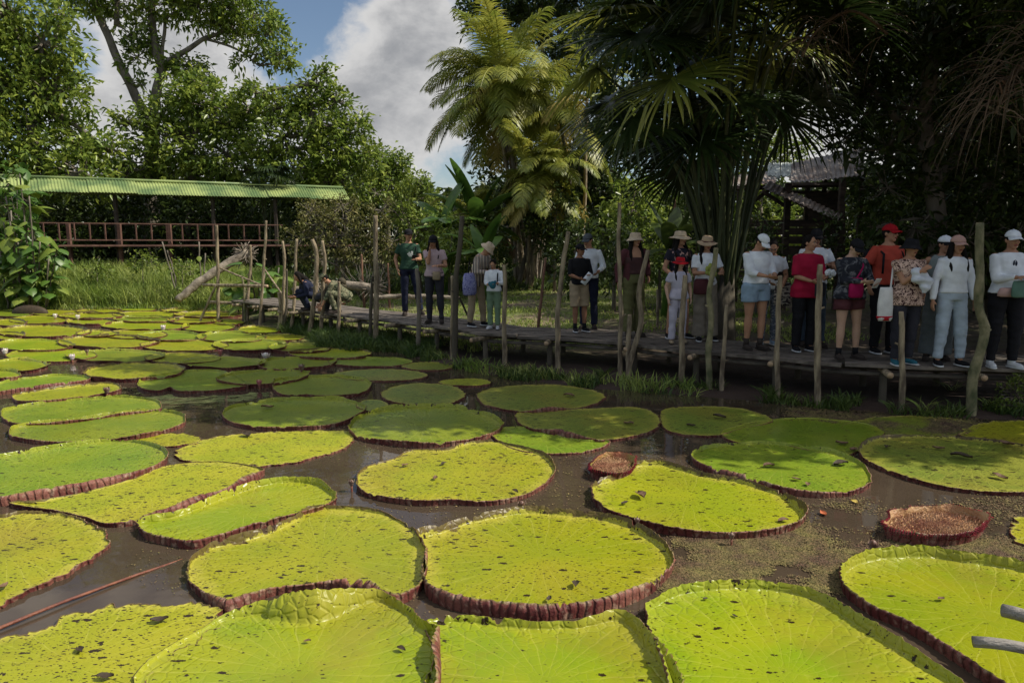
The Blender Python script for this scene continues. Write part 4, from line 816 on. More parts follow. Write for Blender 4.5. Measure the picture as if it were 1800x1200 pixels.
# --- palms
tree('broadleaf_tree', 'dark tree filling the space behind the huge fan palm', 'tree', 21, (1230, 480), [], [(1120,40,85),(1220,20,95),(1330,30,95),(1440,20,80),(1110,150,75),(1210,140,85),(1310,150,75),(1060,70,60),(1150,240,60),(1240,250,60),(1400,110,60),(1250,-80,120),(1400,-80,110)], .24, 10, 'leaf_dark', .95, trunk_r=.2, twigs=False)
def frond(root, o, az, el, Ln, mat, droop=1.0, nl=46, lw=.035, ll=.55, name='frond', twist=0, bdz=.9):
    """pinnate leaf; o local origin"""
    P = []; p = Vector(o); d = Vector((math.cos(el)*math.cos(az), math.cos(el)*math.sin(az), math.sin(el))); K = 16; st = Ln/K
    for i in range(K+1):
        P.append(p.copy()); p = p+d*st; d = (d+Vector((0, 0, -droop*.10*(.4+i/K*1.3)))).normalized()
    m = MB(); m.tube([tuple(q) for q in P], [.028*(1-.8*i/K)+.004 for i in range(K+1)], 5, caps=False)
    V = []; Fq = []
    for k in range(nl):
        t = .10+.88*k/nl; f = t*K; i = min(int(f), K-1); q = P[i].lerp(P[i+1], f-i); tg = (P[i+1]-P[i]).normalized(); side = tg.cross(Vector((0, 0, 1)))
        if side.length < .05: side = Vector((math.sin(az), -math.cos(az), 0))
        side.normalize(); ln = ll*(math.sin(math.pi*min(1, .18+t*.80))**.7)*random.uniform(.85, 1.1)
        for s_ in (-1, 1):
            dv = (side*s_*.85+tg*(.45+.3*t)+Vector((0, 0, random.uniform(-.15, .22)))).normalized(); pp = q.copy(); w0 = tg.cross(dv).cross(dv).normalized() if tg.cross(dv).length > .01 else tg
            w0 = (tg-dv*tg.dot(dv)).normalized(); prev = None; b = len(V)
            for j in range(4):
                wd = lw*(.55, 1, .7, .06)[j]; V += [tuple(pp-w0*wd), tuple(pp+w0*wd)]; pp = pp+dv*ln/3; dv = (dv+Vector((0, 0, -bdz*.33*random.uniform(.7, 1.3)))).normalized()
            for j in range(3): Fq.append((b+j*2, b+j*2+1, b+j*2+3, b+j*2+2))
    m.add(V, Fq); return m.build(name, mat, root, smooth=False)
def clump_palm(label, px, py, d, crown, nst, nfr, Ln, mats, seed):
    random.seed(seed); b = at(px, py, d); b.z = float(gz(b.x, b.y)); root = empty('feathery_palm', b, label, 'palm', 'feathery palms'); c = at(*crown, d)
    for k in range(nst):
        o = Vector((random.uniform(-.45, .45), random.uniform(-.4, .4), 0)); tp = Vector((c.x-b.x+random.uniform(-.6, .6), random.uniform(-.5, .5), c.z-b.z+random.uniform(-.9, .2)))
        m = MB(); m.tube([tuple(o+(tp-o)*i/12+Vector((.05*nz(i*.4, k), 0, 0))) for i in range(13)], [.075*(1-.3*i/12)*(1+.06*(i % 2)) for i in range(13)], 8); m.build('stem', 'pole' if k % 2 else 'bark', root)
        for j in range(nfr):
            az = j*2*math.pi/nfr+random.uniform(-.35, .35)+k; el = random.choice([R(70), R(45), R(25), R(5), R(-15)])+random.uniform(-.15, .15)
            mt = mats[0] if el > .2 or random.random() < .4 else random.choice(mats)
            frond(root, tp, az, el, Ln*random.uniform(.75, 1.1), mt, droop=1.2, ll=Ln*.27, nl=50, lw=.023, bdz=1.35)
    return root
clump_palm('tall clump of feathery palms with drooping fronds against the clouds', 925, 495, 27, (885, 150), 6, 12, 3.4, ['palm', 'palm', 'palm_yellow'], 3)
clump_palm('lower feathery palm with yellow tipped arching fronds in front of the tall clump', 925, 500, 25, (935, 300), 5, 10, 2.3, ['palm', 'palm_yellow', 'palm_yellow'], 5)
clump_palm('short feathery palm with browned fronds left of the stem clump', 870, 500, 25.5, (860, 370), 2, 7, 1.8, ['palm', 'palm_yellow', 'dead'], 6)
clump_palm('leaning feathery palm half hidden behind the fan palm', 1030, 490, 26, (1010, 170), 2, 8, 3.0, ['palm', 'palm_yellow'], 9)
random.seed(21)
b = gp(925, 500, .45); root = empty('palm_stem_clump', b, 'clump of many slender brown stems at the foot of the palms, fringed with leaves', 'stem clump')
for k in range(15):
    o = Vector((random.uniform(-.5, .5), random.uniform(-.3, .4), -.1)); tp = o+Vector((random.uniform(-.35, .35)+o.x*.5, random.uniform(-.2, .2), random.uniform(1.7, 3.4))); m = MB()
    m.tube([tuple(o.lerp(tp, i/8)+Vector((.04*nz(i, k), 0, 0))) for i in range(9)], [.05*(1+.08*(i % 2)) for i in range(9)], 7); m.build('stem', random.choice(['pole', 'bark', 'deadlog']), root)
b = gp(1035, 497, .45); root = empty('palm_stem_clump', b, 'shaded clump of thin upright stems behind the lit pole and the boy in shorts', 'stem clump')
for k in range(16):
    o = Vector((random.uniform(-1.1, .9), random.uniform(-.3, .4), -.1)); tp = o+Vector((random.uniform(-.3, .3), random.uniform(-.2, .2), random.uniform(1.8, 3.0))); m = MB()
    m.tube([tuple(o.lerp(tp, i/8)+Vector((.04*nz(i, k), 0, 0))) for i in range(9)], [.04]*9, 7); m.build('stem', random.choice(['bark_dark', 'bark', 'pole']), root)
def fanleaf(root, hub, nrm, Rr, mat, nseg=58, name='fan_leaf', arc=310, droop=1.35, w=.030):
    """palmate leaf: long strips radiating from the hub, their ends hanging"""
    n = Vector(nrm).normalized(); ax = Vector((n.x, n.y, 0)); ax = ax.normalized() if ax.length > .1 else Vector((1, 0, 0)); sx = ax.cross(n).normalized(); ux = n.cross(sx).normalized(); V = []; Fq = []
    if ux.z > 0: ux = -ux
    for k in range(nseg):
        a = R(-arc/2+arc*k/(nseg-1)+random.uniform(-4, 4)); hb_ = random.random() < .12; dv = (ux*math.cos(a)+sx*math.sin(a)).normalized(); ln = Rr*(.80+.25*abs(math.cos(a/2)))*random.uniform(.86, 1.08); p = Vector(hub); b_ = len(V)
        for j in range(7):
            t = j/6; w0 = dv.cross(n); w0 = w0.normalized() if w0.length > .01 else sx; wd = w*(.35, .85, 1, .95, .8, .5, .04)[j]; V += [tuple(p-w0*wd+n*.012*(k % 2)), tuple(p+w0*wd)]
            p = p+dv*ln/6; dv = (dv+Vector((random.uniform(-.05, .05), random.uniform(-.05, .05), -droop*(.03+.34*max(0, t-.2)+(.5 if hb_ and j == 2 else 0))*random.uniform(.6, 1.4)))).normalized()
        for j in range(6): Fq.append((b_+j*2, b_+j*2+1, b_+j*2+3, b_+j*2+2))
    m = MB(); m.add(V, Fq); return m.build(name, mat, root, smooth=False)
def fan_palm(label, b, spec, mat='palm_dark', seed=1):
    random.seed(seed); root = empty('fan_palm', b, label, 'palm')
    m = MB(); m.tube([(0, 0, -.2), (0, 0, .5), (.05, 0, 1.3)], [.30, .26, .16], 12); m.build('trunk', 'bark_dark', root)
    for (hub, Rr, mt) in spec:
        h = Vector(hub)-b; o = Vector((h.x*.06+random.uniform(-.12, .12), h.y*.06, .9)); mid = o.lerp(h, .55)+Vector((-h.x*.12, -h.y*.12, h.z*.10)); pts = [Vector(p) for p in catmull([tuple(o), tuple(mid), tuple(h)], 16)]
        m = MB(); m.tube([tuple(p) for p in pts], [.042*(1-.6*i/len(pts)) for i in range(len(pts))], 6); pe = m.build('petiole', 'palmstalk', root)
        d = (h-mid).normalized(); nr_ = Vector((d.x*.8+random.uniform(-.45, .45), d.y*.8-.05+random.uniform(-.4, .4), .85)).normalized()
        fanleaf(root, h, nr_, Rr, mt)
MT['palmstalk'] = M('palm_stalk', (.03, .045, .015), (.07, .08, .03), 3, .5)
fb = at(1270, 470, 13.2); fb.z = .35
spec = []
random.seed(4)
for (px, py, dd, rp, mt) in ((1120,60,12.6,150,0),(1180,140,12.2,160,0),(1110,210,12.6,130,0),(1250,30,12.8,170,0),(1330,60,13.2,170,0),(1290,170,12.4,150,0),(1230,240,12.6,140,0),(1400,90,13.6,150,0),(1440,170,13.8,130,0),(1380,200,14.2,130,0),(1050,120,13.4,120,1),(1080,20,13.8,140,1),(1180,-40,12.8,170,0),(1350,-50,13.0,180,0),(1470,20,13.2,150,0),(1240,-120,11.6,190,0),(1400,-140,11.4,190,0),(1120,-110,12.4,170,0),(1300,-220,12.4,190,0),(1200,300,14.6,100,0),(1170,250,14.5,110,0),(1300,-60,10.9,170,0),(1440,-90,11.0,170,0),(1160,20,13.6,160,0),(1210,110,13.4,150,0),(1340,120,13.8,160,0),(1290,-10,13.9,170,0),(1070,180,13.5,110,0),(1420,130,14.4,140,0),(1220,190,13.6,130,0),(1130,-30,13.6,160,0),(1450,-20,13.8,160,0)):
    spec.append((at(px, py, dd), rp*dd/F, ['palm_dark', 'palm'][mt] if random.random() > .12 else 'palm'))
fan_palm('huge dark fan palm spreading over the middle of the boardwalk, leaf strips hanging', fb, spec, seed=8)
random.seed(5)
fb2 = at(470, 480, 31); fb2.z = .8
fan_palm('small fan palm peeping above the green roof', fb2, [(at(x, y, 31), .85, 'palm_dark') for x, y in ((470,292),(452,303),(488,303),(500,296))], seed=3)
# dead fronds
random.seed(15)
for (lb, pts, nst, spn) in (('dead brown palm leaf arching across the top right, its strips thin as hair', [(1560,60,11.5),(1500,20,11.3),(1440,50,11.1),(1410,100,11.0)], 70, 1.3), ('dead brown frond hanging down at the right edge', [(1830,40,9.6),(1800,110,9.5),(1770,150,9.5),(1750,200,9.5)], 120, 1.9)):
    P = [at(*p) for p in pts]; b = P[0]; Q = [Vector(p) for p in catmull([tuple(p-b) for p in P], 20)]; root = empty('dead_palm_leaf', b, lb, 'dead frond'); m = MB(); m.tube([tuple(q) for q in Q], .02, 6); m.build('midrib', 'dead', root); V = []; Fq = []
    for k in range(nst):
        q = random.choice(Q); dv = Vector((random.uniform(-1, .7), random.uniform(-.6, .4), random.uniform(-.5, .5))).normalized(); ln = spn*random.uniform(.5, 1); p = q.copy(); bb = len(V); w0 = dv.orthogonal().normalized()
        for j in range(7): wd = .011*(1-j/6.5); V += [tuple(p-w0*wd), tuple(p+w0*wd)]; p = p+dv*ln/6; dv = (dv+Vector((0, 0, -.42))).normalized()
        for j in range(6): Fq.append((bb+j*2, bb+j*2+1, bb+j*2+3, bb+j*2+2))
    m = MB(); m.add(V, Fq); m.build('leaf_strips', 'dead', root, smooth=False)
# banana plants
def bigleaf(root, o, az, el, Ln, wd, mat='leaf_big', droop=.8, name='leaf', heart=False):
    P = []; p = Vector(o); d = Vector((math.cos(el)*math.cos(az), math.cos(el)*math.sin(az), math.sin(el))); K = 12
    V = []; Fq = []; sd = Vector((-math.sin(az), math.cos(az), 0))
    for i in range(K+1):
        t = i/K; w_ = wd*(math.sin(math.pi*min(.985, t*.93+.05))**.6 if not heart else (math.sin(math.pi*min(.99, (t+.04)**.6))**.8))*(1+.06*nz(t*9, Ln, az)); up = Vector((0, 0, 1))
        for s_ in (-1, -.5, 0, .5, 1): V.append(tuple(p+sd*s_*w_+up*w_*(-.30*s_*s_+.06*nz(t*8, s_*2, az))))
        p = p+d*Ln/K; d = (d+Vector((0, 0, -droop*.13))).normalized()
    for i in range(K):
        for s_ in range(4): b_ = i*5+s_; Fq.append((b_, b_+1, b_+6, b_+5))
    m = MB(); m.add(V, Fq); return m.build(name, mat, root)
def banana(label, px, py, d, hub, n, Ln, seed, wd=.28, mat='leaf_big', els=(75, 55, 35, 15)):
    random.seed(seed); b = at(px, py, d); b.z = float(gz(b.x, b.y)); root = empty('banana_plant', b, label, 'banana plant', 'broad leaved plants'); h = at(*hub, d)-b
    m = MB(); m.tube([(0, 0, -.1), tuple(h*.5), tuple(h)], [.11, .09, .05], 9); m.build('stem', 'leaf_big', root)
    for k in range(n): bigleaf(root, h, k*2.4+random.uniform(-.3, .3), R(random.choice(els)), Ln*random.uniform(.8, 1.15), wd, mat)
banana('banana plant with upright paddle leaves left of the palms', 835, 500, 24.8, (838, 395), 10, 2.2, 1)
banana('banana plant with wide drooping leaves left of the first one', 785, 500, 24, (778, 400), 9, 1.9, 2)
banana('low banana plant with dark leaves behind the striped shirt', 850, 510, 21, (850, 450), 8, 1.3, 4, .24, 'leaf_big')
banana('dark broad leaved plant behind the cream sun hat', 1170, 500, 17, (1180, 440), 8, 1.3, 5, .2, 'leaf_dark')
banana('broad leaved shaded plant right of the man in green', 775, 505, 21.5, (775, 465), 7, 1.0, 6, .2, 'leaf_big', (55, 35, 15))
# heart leaved climbing plant at the left edge and big leaves by the log
def heartplant(label, px, py, d, stems, seed, mat='leaf_big', s=.33):
    random.seed(seed); b = at(px, py, d); b.z = float(gz(b.x, b.y)); root = empty('leafy_plant', b, label, 'plant', 'broad leaved plants')
    for (x, y, n) in stems:
        t = at(x, y, d+random.uniform(-.5, .5))-b; o = Vector((t.x*.6, 0, 0)); m = MB(); pts = [o.lerp(t, i/8)+Vector((.06*nz(i*.6, x), 0, 0)) for i in range(9)]; m.tube([tuple(p) for p in pts], .022, 6); m.build('stem', 'bark', root)
        for k in range(n):
            q = pts[random.randint(2, 8)]; a = random.uniform(0, 6.28); l_ = s*random.uniform(.7, 1.25); e = q+Vector((math.cos(a), math.sin(a), .3))*l_*.6; bigleaf(root, e, a, R(random.uniform(-55, 15)), l_*1.3, l_*.5, random.choice([mat, mat, 'leaf_lime']), name='leaf', heart=True, droop=.6)
heartplant('climbing plant with big heart shaped leaves at the left edge in front of the roof', 35, 470, 22.5, [(35,300,14),(10,345,14),(50,340,14),(25,400,14),(70,420,16),(100,440,14),(0,440,14),(45,460,14),(5,390,12),(20,370,12),(85,455,12),(60,390,12)], 3, s=.36)
heartplant('broad green leaves growing beside the fallen pale log', 450, 520, 21, [(440,465,10),(465,480,10),(480,500,9),(430,500,9),(490,470,8),(455,505,8),(400,500,6)], 8, s=.36)
heartplant('leafy sapling in front of the shed railing', 345, 470, 23.5, [(285,425,7),(350,425,10),(360,445,10),(295,440,6)], 12, 'leaf_lime', .16)
# ------------------------------------------------------------ long green roofed shed on the left
random.seed(31)
MT['greenroof'] = M('green_painted_metal', (.10, .16, .06), (.28, .34, .12), .9, .5, bump=.2, bscale=8, contrast=(.4, .6))
MT['redwood'] = M('red_brown_timber', (.085, .04, .03), (.17, .09, .065), 4, .8, bump=.3)
MT['darkwood'] = M('dark_timber', (.035, .026, .02), (.07, .055, .04), 4, .85, bump=.4)
def Ld(px): return 26.5+px/612*4.5
A0, A1 = at(-120, 306, Ld(-120)+1.2), at(603, 331, Ld(603)+1.2)
B0, B1 = at(-120, 331, Ld(-120)), at(613, 350, Ld(613))
org = (B0+B1)/2; org.z = 0.9
shed = empty('shed', org, 'long open walkway shed with a green corrugated roof and red brown railing', 'shed')
def roofsheet(name, a0, a1, b0, b1, parent, mat, o, wl=.11, amp=.016, thick=.012, nv=6, sag=0):
    Lx = (a1-a0).length; n = int(Lx/wl*6); n_ = (a1-a0).cross(b0-a0).normalized(); n_ = n_ if n_.z > 0 else -n_; V = []; Fq = []
    for lay in (0, 1):
        for i in range(n+1):
            t = i/n
            for j in range(nv+1):
                u = j/nv; p = a0.lerp(a1, t).lerp(b0.lerp(b1, t), u); w_ = amp*math.sin(2*math.pi*t*Lx/wl)+.012*nz(t*Lx*.6, u*2, lay*0)-sag*math.sin(u*3.14)
                V.append(tuple(p+n_*(w_-lay*thick)-o))
    st = (n+1)*(nv+1)
    for lay in (0, 1):
        for i in range(n):
            for j in range(nv): q = lay*st+i*(nv+1)+j; Fq.append((q, q+1, q+nv+2, q+nv+1))
    for i in range(n):
        for j in (0, nv): q = i*(nv+1)+j; Fq.append((q, q+nv+1, st+q+nv+1, st+q))
    m = MB(); m.add(V, Fq); return m.build(name, mat, parent)
nseg = 9
for k in range(nseg):
    t0, t1 = k/nseg, (k+1)/nseg+.003; dz = Vector((0, 0, random.uniform(-.03, .03)+(k % 2)*.004))
    roofsheet('roof_panel', A0.lerp(A1, t0)+dz, A0.lerp(A1, t1)+dz, B0.lerp(B1, t0)+dz, B1.lerp(B0, 1-t1)+dz, shed, 'greenroof', org)
Cb0, Cb1 = A0+Vector((0, 1.4, -.5)), A1+Vector((0, 1.4, -.5))
roofsheet('back_roof', A0+Vector((0, 0, -.005)), A1+Vector((0, 0, -.005)), Cb0, Cb1, shed, 'greenroof', org)
m = MB(); m.tube([tuple(A0+Vector((0, 0, .03))-org), tuple(A1+Vector((0, 0, .03))-org)], .06, 8); m.build('ridge_cap', 'greenroof', shed)
for px in (-60, 60, 208, 378, 487, 590):
    for dy in (.15, 2.2):
        b = at(px, 430, Ld(px)+dy); m = MB(); top = 4.1+.0*px; tz = B0.lerp(B1, min(1, max(0, (px+120)/733))).z-.05
        m.box((b.x-org.x, b.y-org.y, (tz+.7)/2-org.z), (.12, .12, tz-.7)); m.build('post', 'darkwood', shed, smooth=False)
def beam(name, pxa, pxb, y, dy, th, tz=None, mat='redwood'):
    a, b = at(pxa, y, Ld(pxa)+dy), at(pxb, y, Ld(pxb)+dy)
    if tz is not None: a.z = tz; b.z = tz
    m = MB(); m.tube([tuple(a-org), tuple(b-org)], th*.7, 4, sq=1); return m.build(name, mat, shed, smooth=False)
for dy in (0, 2.0):
    beam('top_rail', -120, 480, 0, dy, .035, 2.86); beam('lower_rail', -120, 480, 0, dy, .045, 2.23); beam('floor_beam', -120, 620, 0, dy, .07, 2.02)
a, b = at(-120, 430, Ld(-120)), at(620, 430, Ld(620)); m = MB(); u_ = Vector((0, 2.0, 0))
m.add([tuple(Vector((q.x, q.y, z))+s_*u_-org) for z in (1.99, 2.05) for q in (a, b) for s_ in (0, 1)], [(0, 1, 3, 2), (4, 6, 7, 5), (0, 2, 6, 4), (1, 5, 7, 3), (0, 4, 5, 1), (2, 3, 7, 6)]); m.build('deck', 'darkwood', shed, smooth=False)
for px in list(range(-110, 480, 27))+[123, 212, 300]:
    b = at(px, 430, Ld(px)); big = px in (123, 212, 300); m = MB(); z0 = .7 if big else 2.2
    m.box((b.x-org.x, b.y-org.y-.01, (z0+2.88)/2-org.z), ((.12, .12) if big else (.045, .045))+(2.88-z0,)); m.build('railing_post' if big else 'baluster', 'redwood', shed, smooth=False)
# ------------------------------------------------------------ rusty roofed shed on the right
MT['rust'] = M('rusted_metal', (.13, .09, .07), (.27, .24, .22), 1.6, .6, bump=.3, bscale=9, contrast=(.4, .6), stretch=(1, 1, 1))
MT['oldboard'] = M('old_boards', (.035, .025, .02), (.085, .06, .045), 3, .9, bump=.6, bscale=20, stretch=(.4, 3, 3))
MT['whitesheet'] = M('crumpled_sheet', (.55, .6, .58), (.30, .33, .32), 5, .6, bump=.8, bscale=10)
o2 = at(1420, 440, 18.5); o2.z = .5
sh = empty('wooden_shed', o2, 'dark ramshackle wooden shed with a rusty metal roof behind the people', 'shed')
roofsheet('roof_sheet', at(1378,290,20.8), at(1520,258,20.3), at(1392,322,18.3), at(1518,308,18.0), sh, 'rust', o2, .14, .018, sag=.06)
roofsheet('roof_sheet', at(1290,308,20.6), at(1372,300,20.4), at(1284,327,18.9), at(1362,322,18.7), sh, 'rust', o2, .14, .018)
roofsheet('fallen_sheet', at(1352,318,18.4), at(1478,376,17.9), at(1340,330,17.8), at(1474,388,17.4), sh, 'rust', o2, .12, .014, sag=.05)
V = []; Fq = []
for i in range(15):
    for j in range(9): p = at(1350+i*2.9, 286+j*3, 18.6-.12*j+.14*nz(i*.7, j*.7)); V.append(tuple(p-o2+Vector((0, 0, .09*nz(i*.8, j*.8, 3)))))
for i in range(14):
    for j in range(8): q = i*9+j; Fq.append((q, q+1, q+10, q+9))
m = MB(); m.add(V, Fq); ws = m.build('sheet_scrap', 'whitesheet', sh); md = ws.modifiers.new('s', 'SOLIDIFY'); md.thickness = .02
for px, y0, d_ in ((1386,322,18.2),(1482,312,18.0),(1420,318,20.2),(1300,330,19.5),(1516,310,19.8),(1450,316,20.2)):
    p = at(px, y0, d_); m = MB(); m.box((p.x-o2.x, p.y-o2.y, (p.z+.3)/2-o2.z), (.14 if d_ < 19 else .10, .12, p.z-.3)); m.build('post', 'oldboard', sh, smooth=False)
for (xa, ya, xb, yb, d_, th) in ((1384,326,1486,324,18.25,.07),(1284,332,1372,328,18.9,.06),(1384,338,1486,338,20.0,.05),(1340,336,1386,366,18.3,.05),(1386,348,1478,392,18.3,.05),(1300,372,1352,334,19.2,.05)):
    m = MB(); m.tube([tuple(at(xa, ya, d_)-o2), tuple(at(xb, yb, d_-.02)-o2)], th, 5); m.build('beam', 'oldboard', sh, smooth=False)
for i in range(7):
    y = 394+i*15; pa, pb = at(1292, y+random.uniform(-2, 3), 19.0), at(1486, y-4, 18.6); m = MB(); c = (pa+pb)/2-o2
    m.box(tuple(c), ((pb-pa).length, .03, .19), rot=Matrix.Rotation(math.atan2(pb.y-pa.y, pb.x-pa.x), 3, 'Z')@Matrix.Rotation(random.uniform(-.01, .015), 3, 'Y')); m.build('wall_board', 'oldboard', sh, smooth=False)
for i in range(4):
    y = 345+i*13; pa, pb = at(1420, y, 19.6), at(1486, y, 19.2); m = MB(); c = (pa+pb)/2-o2; m.box(tuple(c), ((pb-pa).length, .03, .2), rot=Matrix.Rotation(math.atan2(pb.y-pa.y, pb.x-pa.x), 3, 'Z')); m.build('wall_board', 'oldboard', sh, smooth=False)
for px in (1519, 1532, 1744, 1757, 1768):
    p = at(px, 395 if px < 1600 else 420, 17); m = MB(); m.box((0, 0, 0), (.10, .03, 1.3)); o = m.build('fence_slat', 'cut', smooth=False, bevel=.004); o.location = (p.x, p.y, p.z-.5)
    tag(o, {1519: 'pale bamboo slat left of the red cap, left one of two', 1532: 'pale bamboo slat nearest the red cap', 1744: 'pale slat behind the white cap, leftmost of three', 1757: 'pale slat behind the white cap, middle of three', 1768: 'pale slat behind the white cap, rightmost of three'}[px], 'fence slat', 'pale slats in the dark background')
tree('leafy_shrub', 'bright large leaved shrub at the left edge hiding the end of the green roof', 'shrub', 24, (30, 480), [], [(15,325,24),(-5,350,28),(42,350,15),(0,390,34),(60,405,28),(20,435,38),(90,440,26),(-20,450,40),(70,465,26),(30,300,14)], .26, 7, 'leaf_big', .8, trunk_r=.05, ratio=.75)
# ------------------------------------------------------------ logs
def log(label, pts, r0, r1, mat='deadlog', roots=None, name='fallen_log', knobs=0):
    Q = [Vector(p) for p in catmull([tuple(p) for p in pts], 26)]; o = Q[0].copy(); n_ = len(Q); root = None
    m = MB(); m.tube([tuple(q-o+Vector((0, .05*nz(i*.4, 1), .05*nz(i*.4)))) for i, q in enumerate(Q)], [(r0+(r1-r0)*i/(n_-1))*(1+.18*nz(i*.5, 3)) for i in range(n_)], 12); root = m.build(name, mat); root.location = o; tag(root, label, 'log', 'fallen logs')
    if roots:
        e = Q[-1]-o; m = MB()
        for k in range(roots):
            d = Vector((random.uniform(-1, 1), random.uniform(-.7, .5), random.uniform(-.6, .9))).normalized(); p = e.copy(); P = []
            for j in range(6): P.append(tuple(p)); p = p+d*random.uniform(.05, .12); d = (d+Vector((random.uniform(-.4, .4), random.uniform(-.4, .4), random.uniform(-.4, .25)))).normalized()
            m.tube(P, [r1*.22*(1-j/6.5) for j in range(6)], 6)
        m.ell(tuple(e), (r1*1.3, r1*1.2, r1*1.3), n=10, k=7); m.build('root_ball', mat, root)
    return root
random.seed(17)
log('big pale fallen trunk with a tangled root ball behind the left boardwalk end', [at(312,528,21.3), at(345,500,21.6), at(390,470,22), at(430,448,22.4)], .11, .155, roots=70)
log('brushwood log lying on the ground behind the crouching people', [at(515,512,20.5), at(560,500,20.4), at(620,502,20.3), at(655,508,20.2)], .09, .14, roots=30)
log('low dead branch pile left of the crouching people', [at(520,520,19.5), at(545,512,19.6), at(556,502,19.7)], .08, .08, roots=18)
log('dark timber lying on the grass behind the man in green', [at(650,522,19.5), at(740,521,19.5), at(800,524,19.5)], .07, .06)
random.seed(19)
for k, (x, y, d_) in enumerate(((640,480,20.8), (660,470,21))):
    root = empty('bare_bush', (at(x, 510, d_).x, d_, .35), ['leafless spreading bush behind the crouching people, left one', 'leafless bush just left of the very tall grey pole'][k], 'bush'); m = MB()
    for j in range(16):
        dv = Vector((random.uniform(-.8, .8), random.uniform(-.5, .5), 1)).normalized(); m.tube([(0, 0, 0), tuple(dv*.5), tuple(dv*1.1+Vector((random.uniform(-.2, .2), 0, .1)))], [.02, .012, .004], 5)
    m.build('twigs', 'bark', root)
# ------------------------------------------------------------ grass
def grass(name, label, cat, pts, h, mat, w=.012, lean=.5, per=1):
    N = len(pts); pts = np.asarray(pts); a = rng.uniform(0, 6.28, N); H_ = h*rng.uniform(.45, 1.15, N); ld = rng.uniform(0, 6.28, N); ln = rng.uniform(.1, 1, N)*lean
    sx, sy = np.cos(a)*w, np.sin(a)*w; V = []
    for t, ww in ((0, 1), (.4, .9), (.75, .6), (1, .08)):
        cx = pts[:, 0]+np.cos(ld)*ln*H_*t*t; cy = pts[:, 1]+np.sin(ld)*ln*H_*t*t; cz = pts[:, 2]+H_*(t-.25*ln*t*t)
        V += [np.column_stack([cx-sx*ww, cy-sy*ww, cz]), np.column_stack([cx+sx*ww, cy+sy*ww, cz])]
    V = np.stack(V, 1).reshape(-1, 3); k = np.arange(N)*8; Fc = np.concatenate([np.stack([k+2*j, k+2*j+1, k+2*j+3, k+2*j+2], 1) for j in range(3)])
    o = npmesh(name, V, Fc, mat, smooth=False); tag(o, label, cat, kind='stuff')
def scatter(n, x0, x1, y0, y1, cond=None, clump=None):
    P = []
    while len(P) < n:
        x = rng.uniform(x0, x1, n); y = rng.uniform(y0, y1, n); z = gz(x, y)
        for a, b, c in zip(x, y, z):
            if cond and not cond(a, b): continue
            if clump is not None and nz(a*clump, b*clump, 3) < rng.uniform(-.35, .25): continue
            P.append((a, b, c-.02))
    return np.array(P[:n])
P = scatter(30000, -22, -7.2, 22.4, 27.5, lambda a, b: b > shore(a)+.35+.2*nz(a) and b-shore(a) < 5.5+1.2*nz(a*.7) and not (a > -9.2 and b < 23.5))
grass('tall_grass', 'tall fresh green grass on the sunny left bank', 'grass', P, .66, 'grass', .014, .9)
P = scatter(14000, -22, -6.5, 22.0, 24.2, lambda a, b: b > shore(a)-.1)
grass('bank_grass', 'short yellowish grass along the far waterline', 'grass', P, .22, 'leaf_lime', .012, .9)
P = scatter(42000, -7.5, 7, 13.2, 30, lambda a, b: b > shore(a)+1.5, 1.1)
grass('short_grass', 'patchy short grass behind the boardwalk', 'grass', P, .11, 'grass', .012, 1.0)
P = scatter(9000, -5.6, -1.4, 13.0, 18.2, lambda a, b: shore(a)-.1 < b < shore(a)+1.3+.5*nz(a*2, b*2))
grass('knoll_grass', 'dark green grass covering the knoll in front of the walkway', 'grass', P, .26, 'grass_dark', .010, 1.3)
P = scatter(2300, -2.2, 7.5, 8, 13.6, lambda a, b: shore(a)-.05 < b < shore(a)+.5 and nz(a*1.6, b*1.6, 8) > .15)
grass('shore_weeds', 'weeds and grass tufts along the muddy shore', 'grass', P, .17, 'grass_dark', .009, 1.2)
P = scatter(800, -1.8, 2.6, 9.6, 12.6, lambda a, b: shore(a)-.05 < b < shore(a)+.45, 2.3)
grass('shore_grass_tufts', 'brighter grass tufts on the shore below the child and the boy', 'grass', P, .22, 'grass', .009, 1.2)
P = scatter(26000, -22, 12, 24, 42, lambda a, b: b > shore(a)+4.5)
grass('ground_cover', 'low dark undergrowth on the forest floor', 'undergrowth', P, .38, 'leaf_dark', .035, 1.2)
for i, (x, y, r, d_) in enumerate(((1330,440,40,17.2),(1560,430,50,16.5),(1640,440,50,16),(1730,440,50,16.5),(1810,430,55,16),(1440,440,30,17.4))):
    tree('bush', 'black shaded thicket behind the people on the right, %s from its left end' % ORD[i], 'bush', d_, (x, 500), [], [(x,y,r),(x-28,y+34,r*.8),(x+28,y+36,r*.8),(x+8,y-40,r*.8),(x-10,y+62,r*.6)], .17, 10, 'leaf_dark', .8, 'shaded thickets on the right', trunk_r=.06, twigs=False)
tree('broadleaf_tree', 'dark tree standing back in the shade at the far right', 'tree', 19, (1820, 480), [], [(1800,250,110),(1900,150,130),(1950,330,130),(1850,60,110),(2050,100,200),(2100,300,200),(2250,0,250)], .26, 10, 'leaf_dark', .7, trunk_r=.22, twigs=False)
tree('weed_bush', 'bright sunlit weed bush at the right edge beside the thickest pole', 'bush', 8.55, (1800, 735), [], [(1790,690,30),(1815,670,34),(1770,712,20),(1840,700,40),(1805,655,22)], .045, 12, 'leaf_lime', .42, trunk_r=.015, ratio=.35)
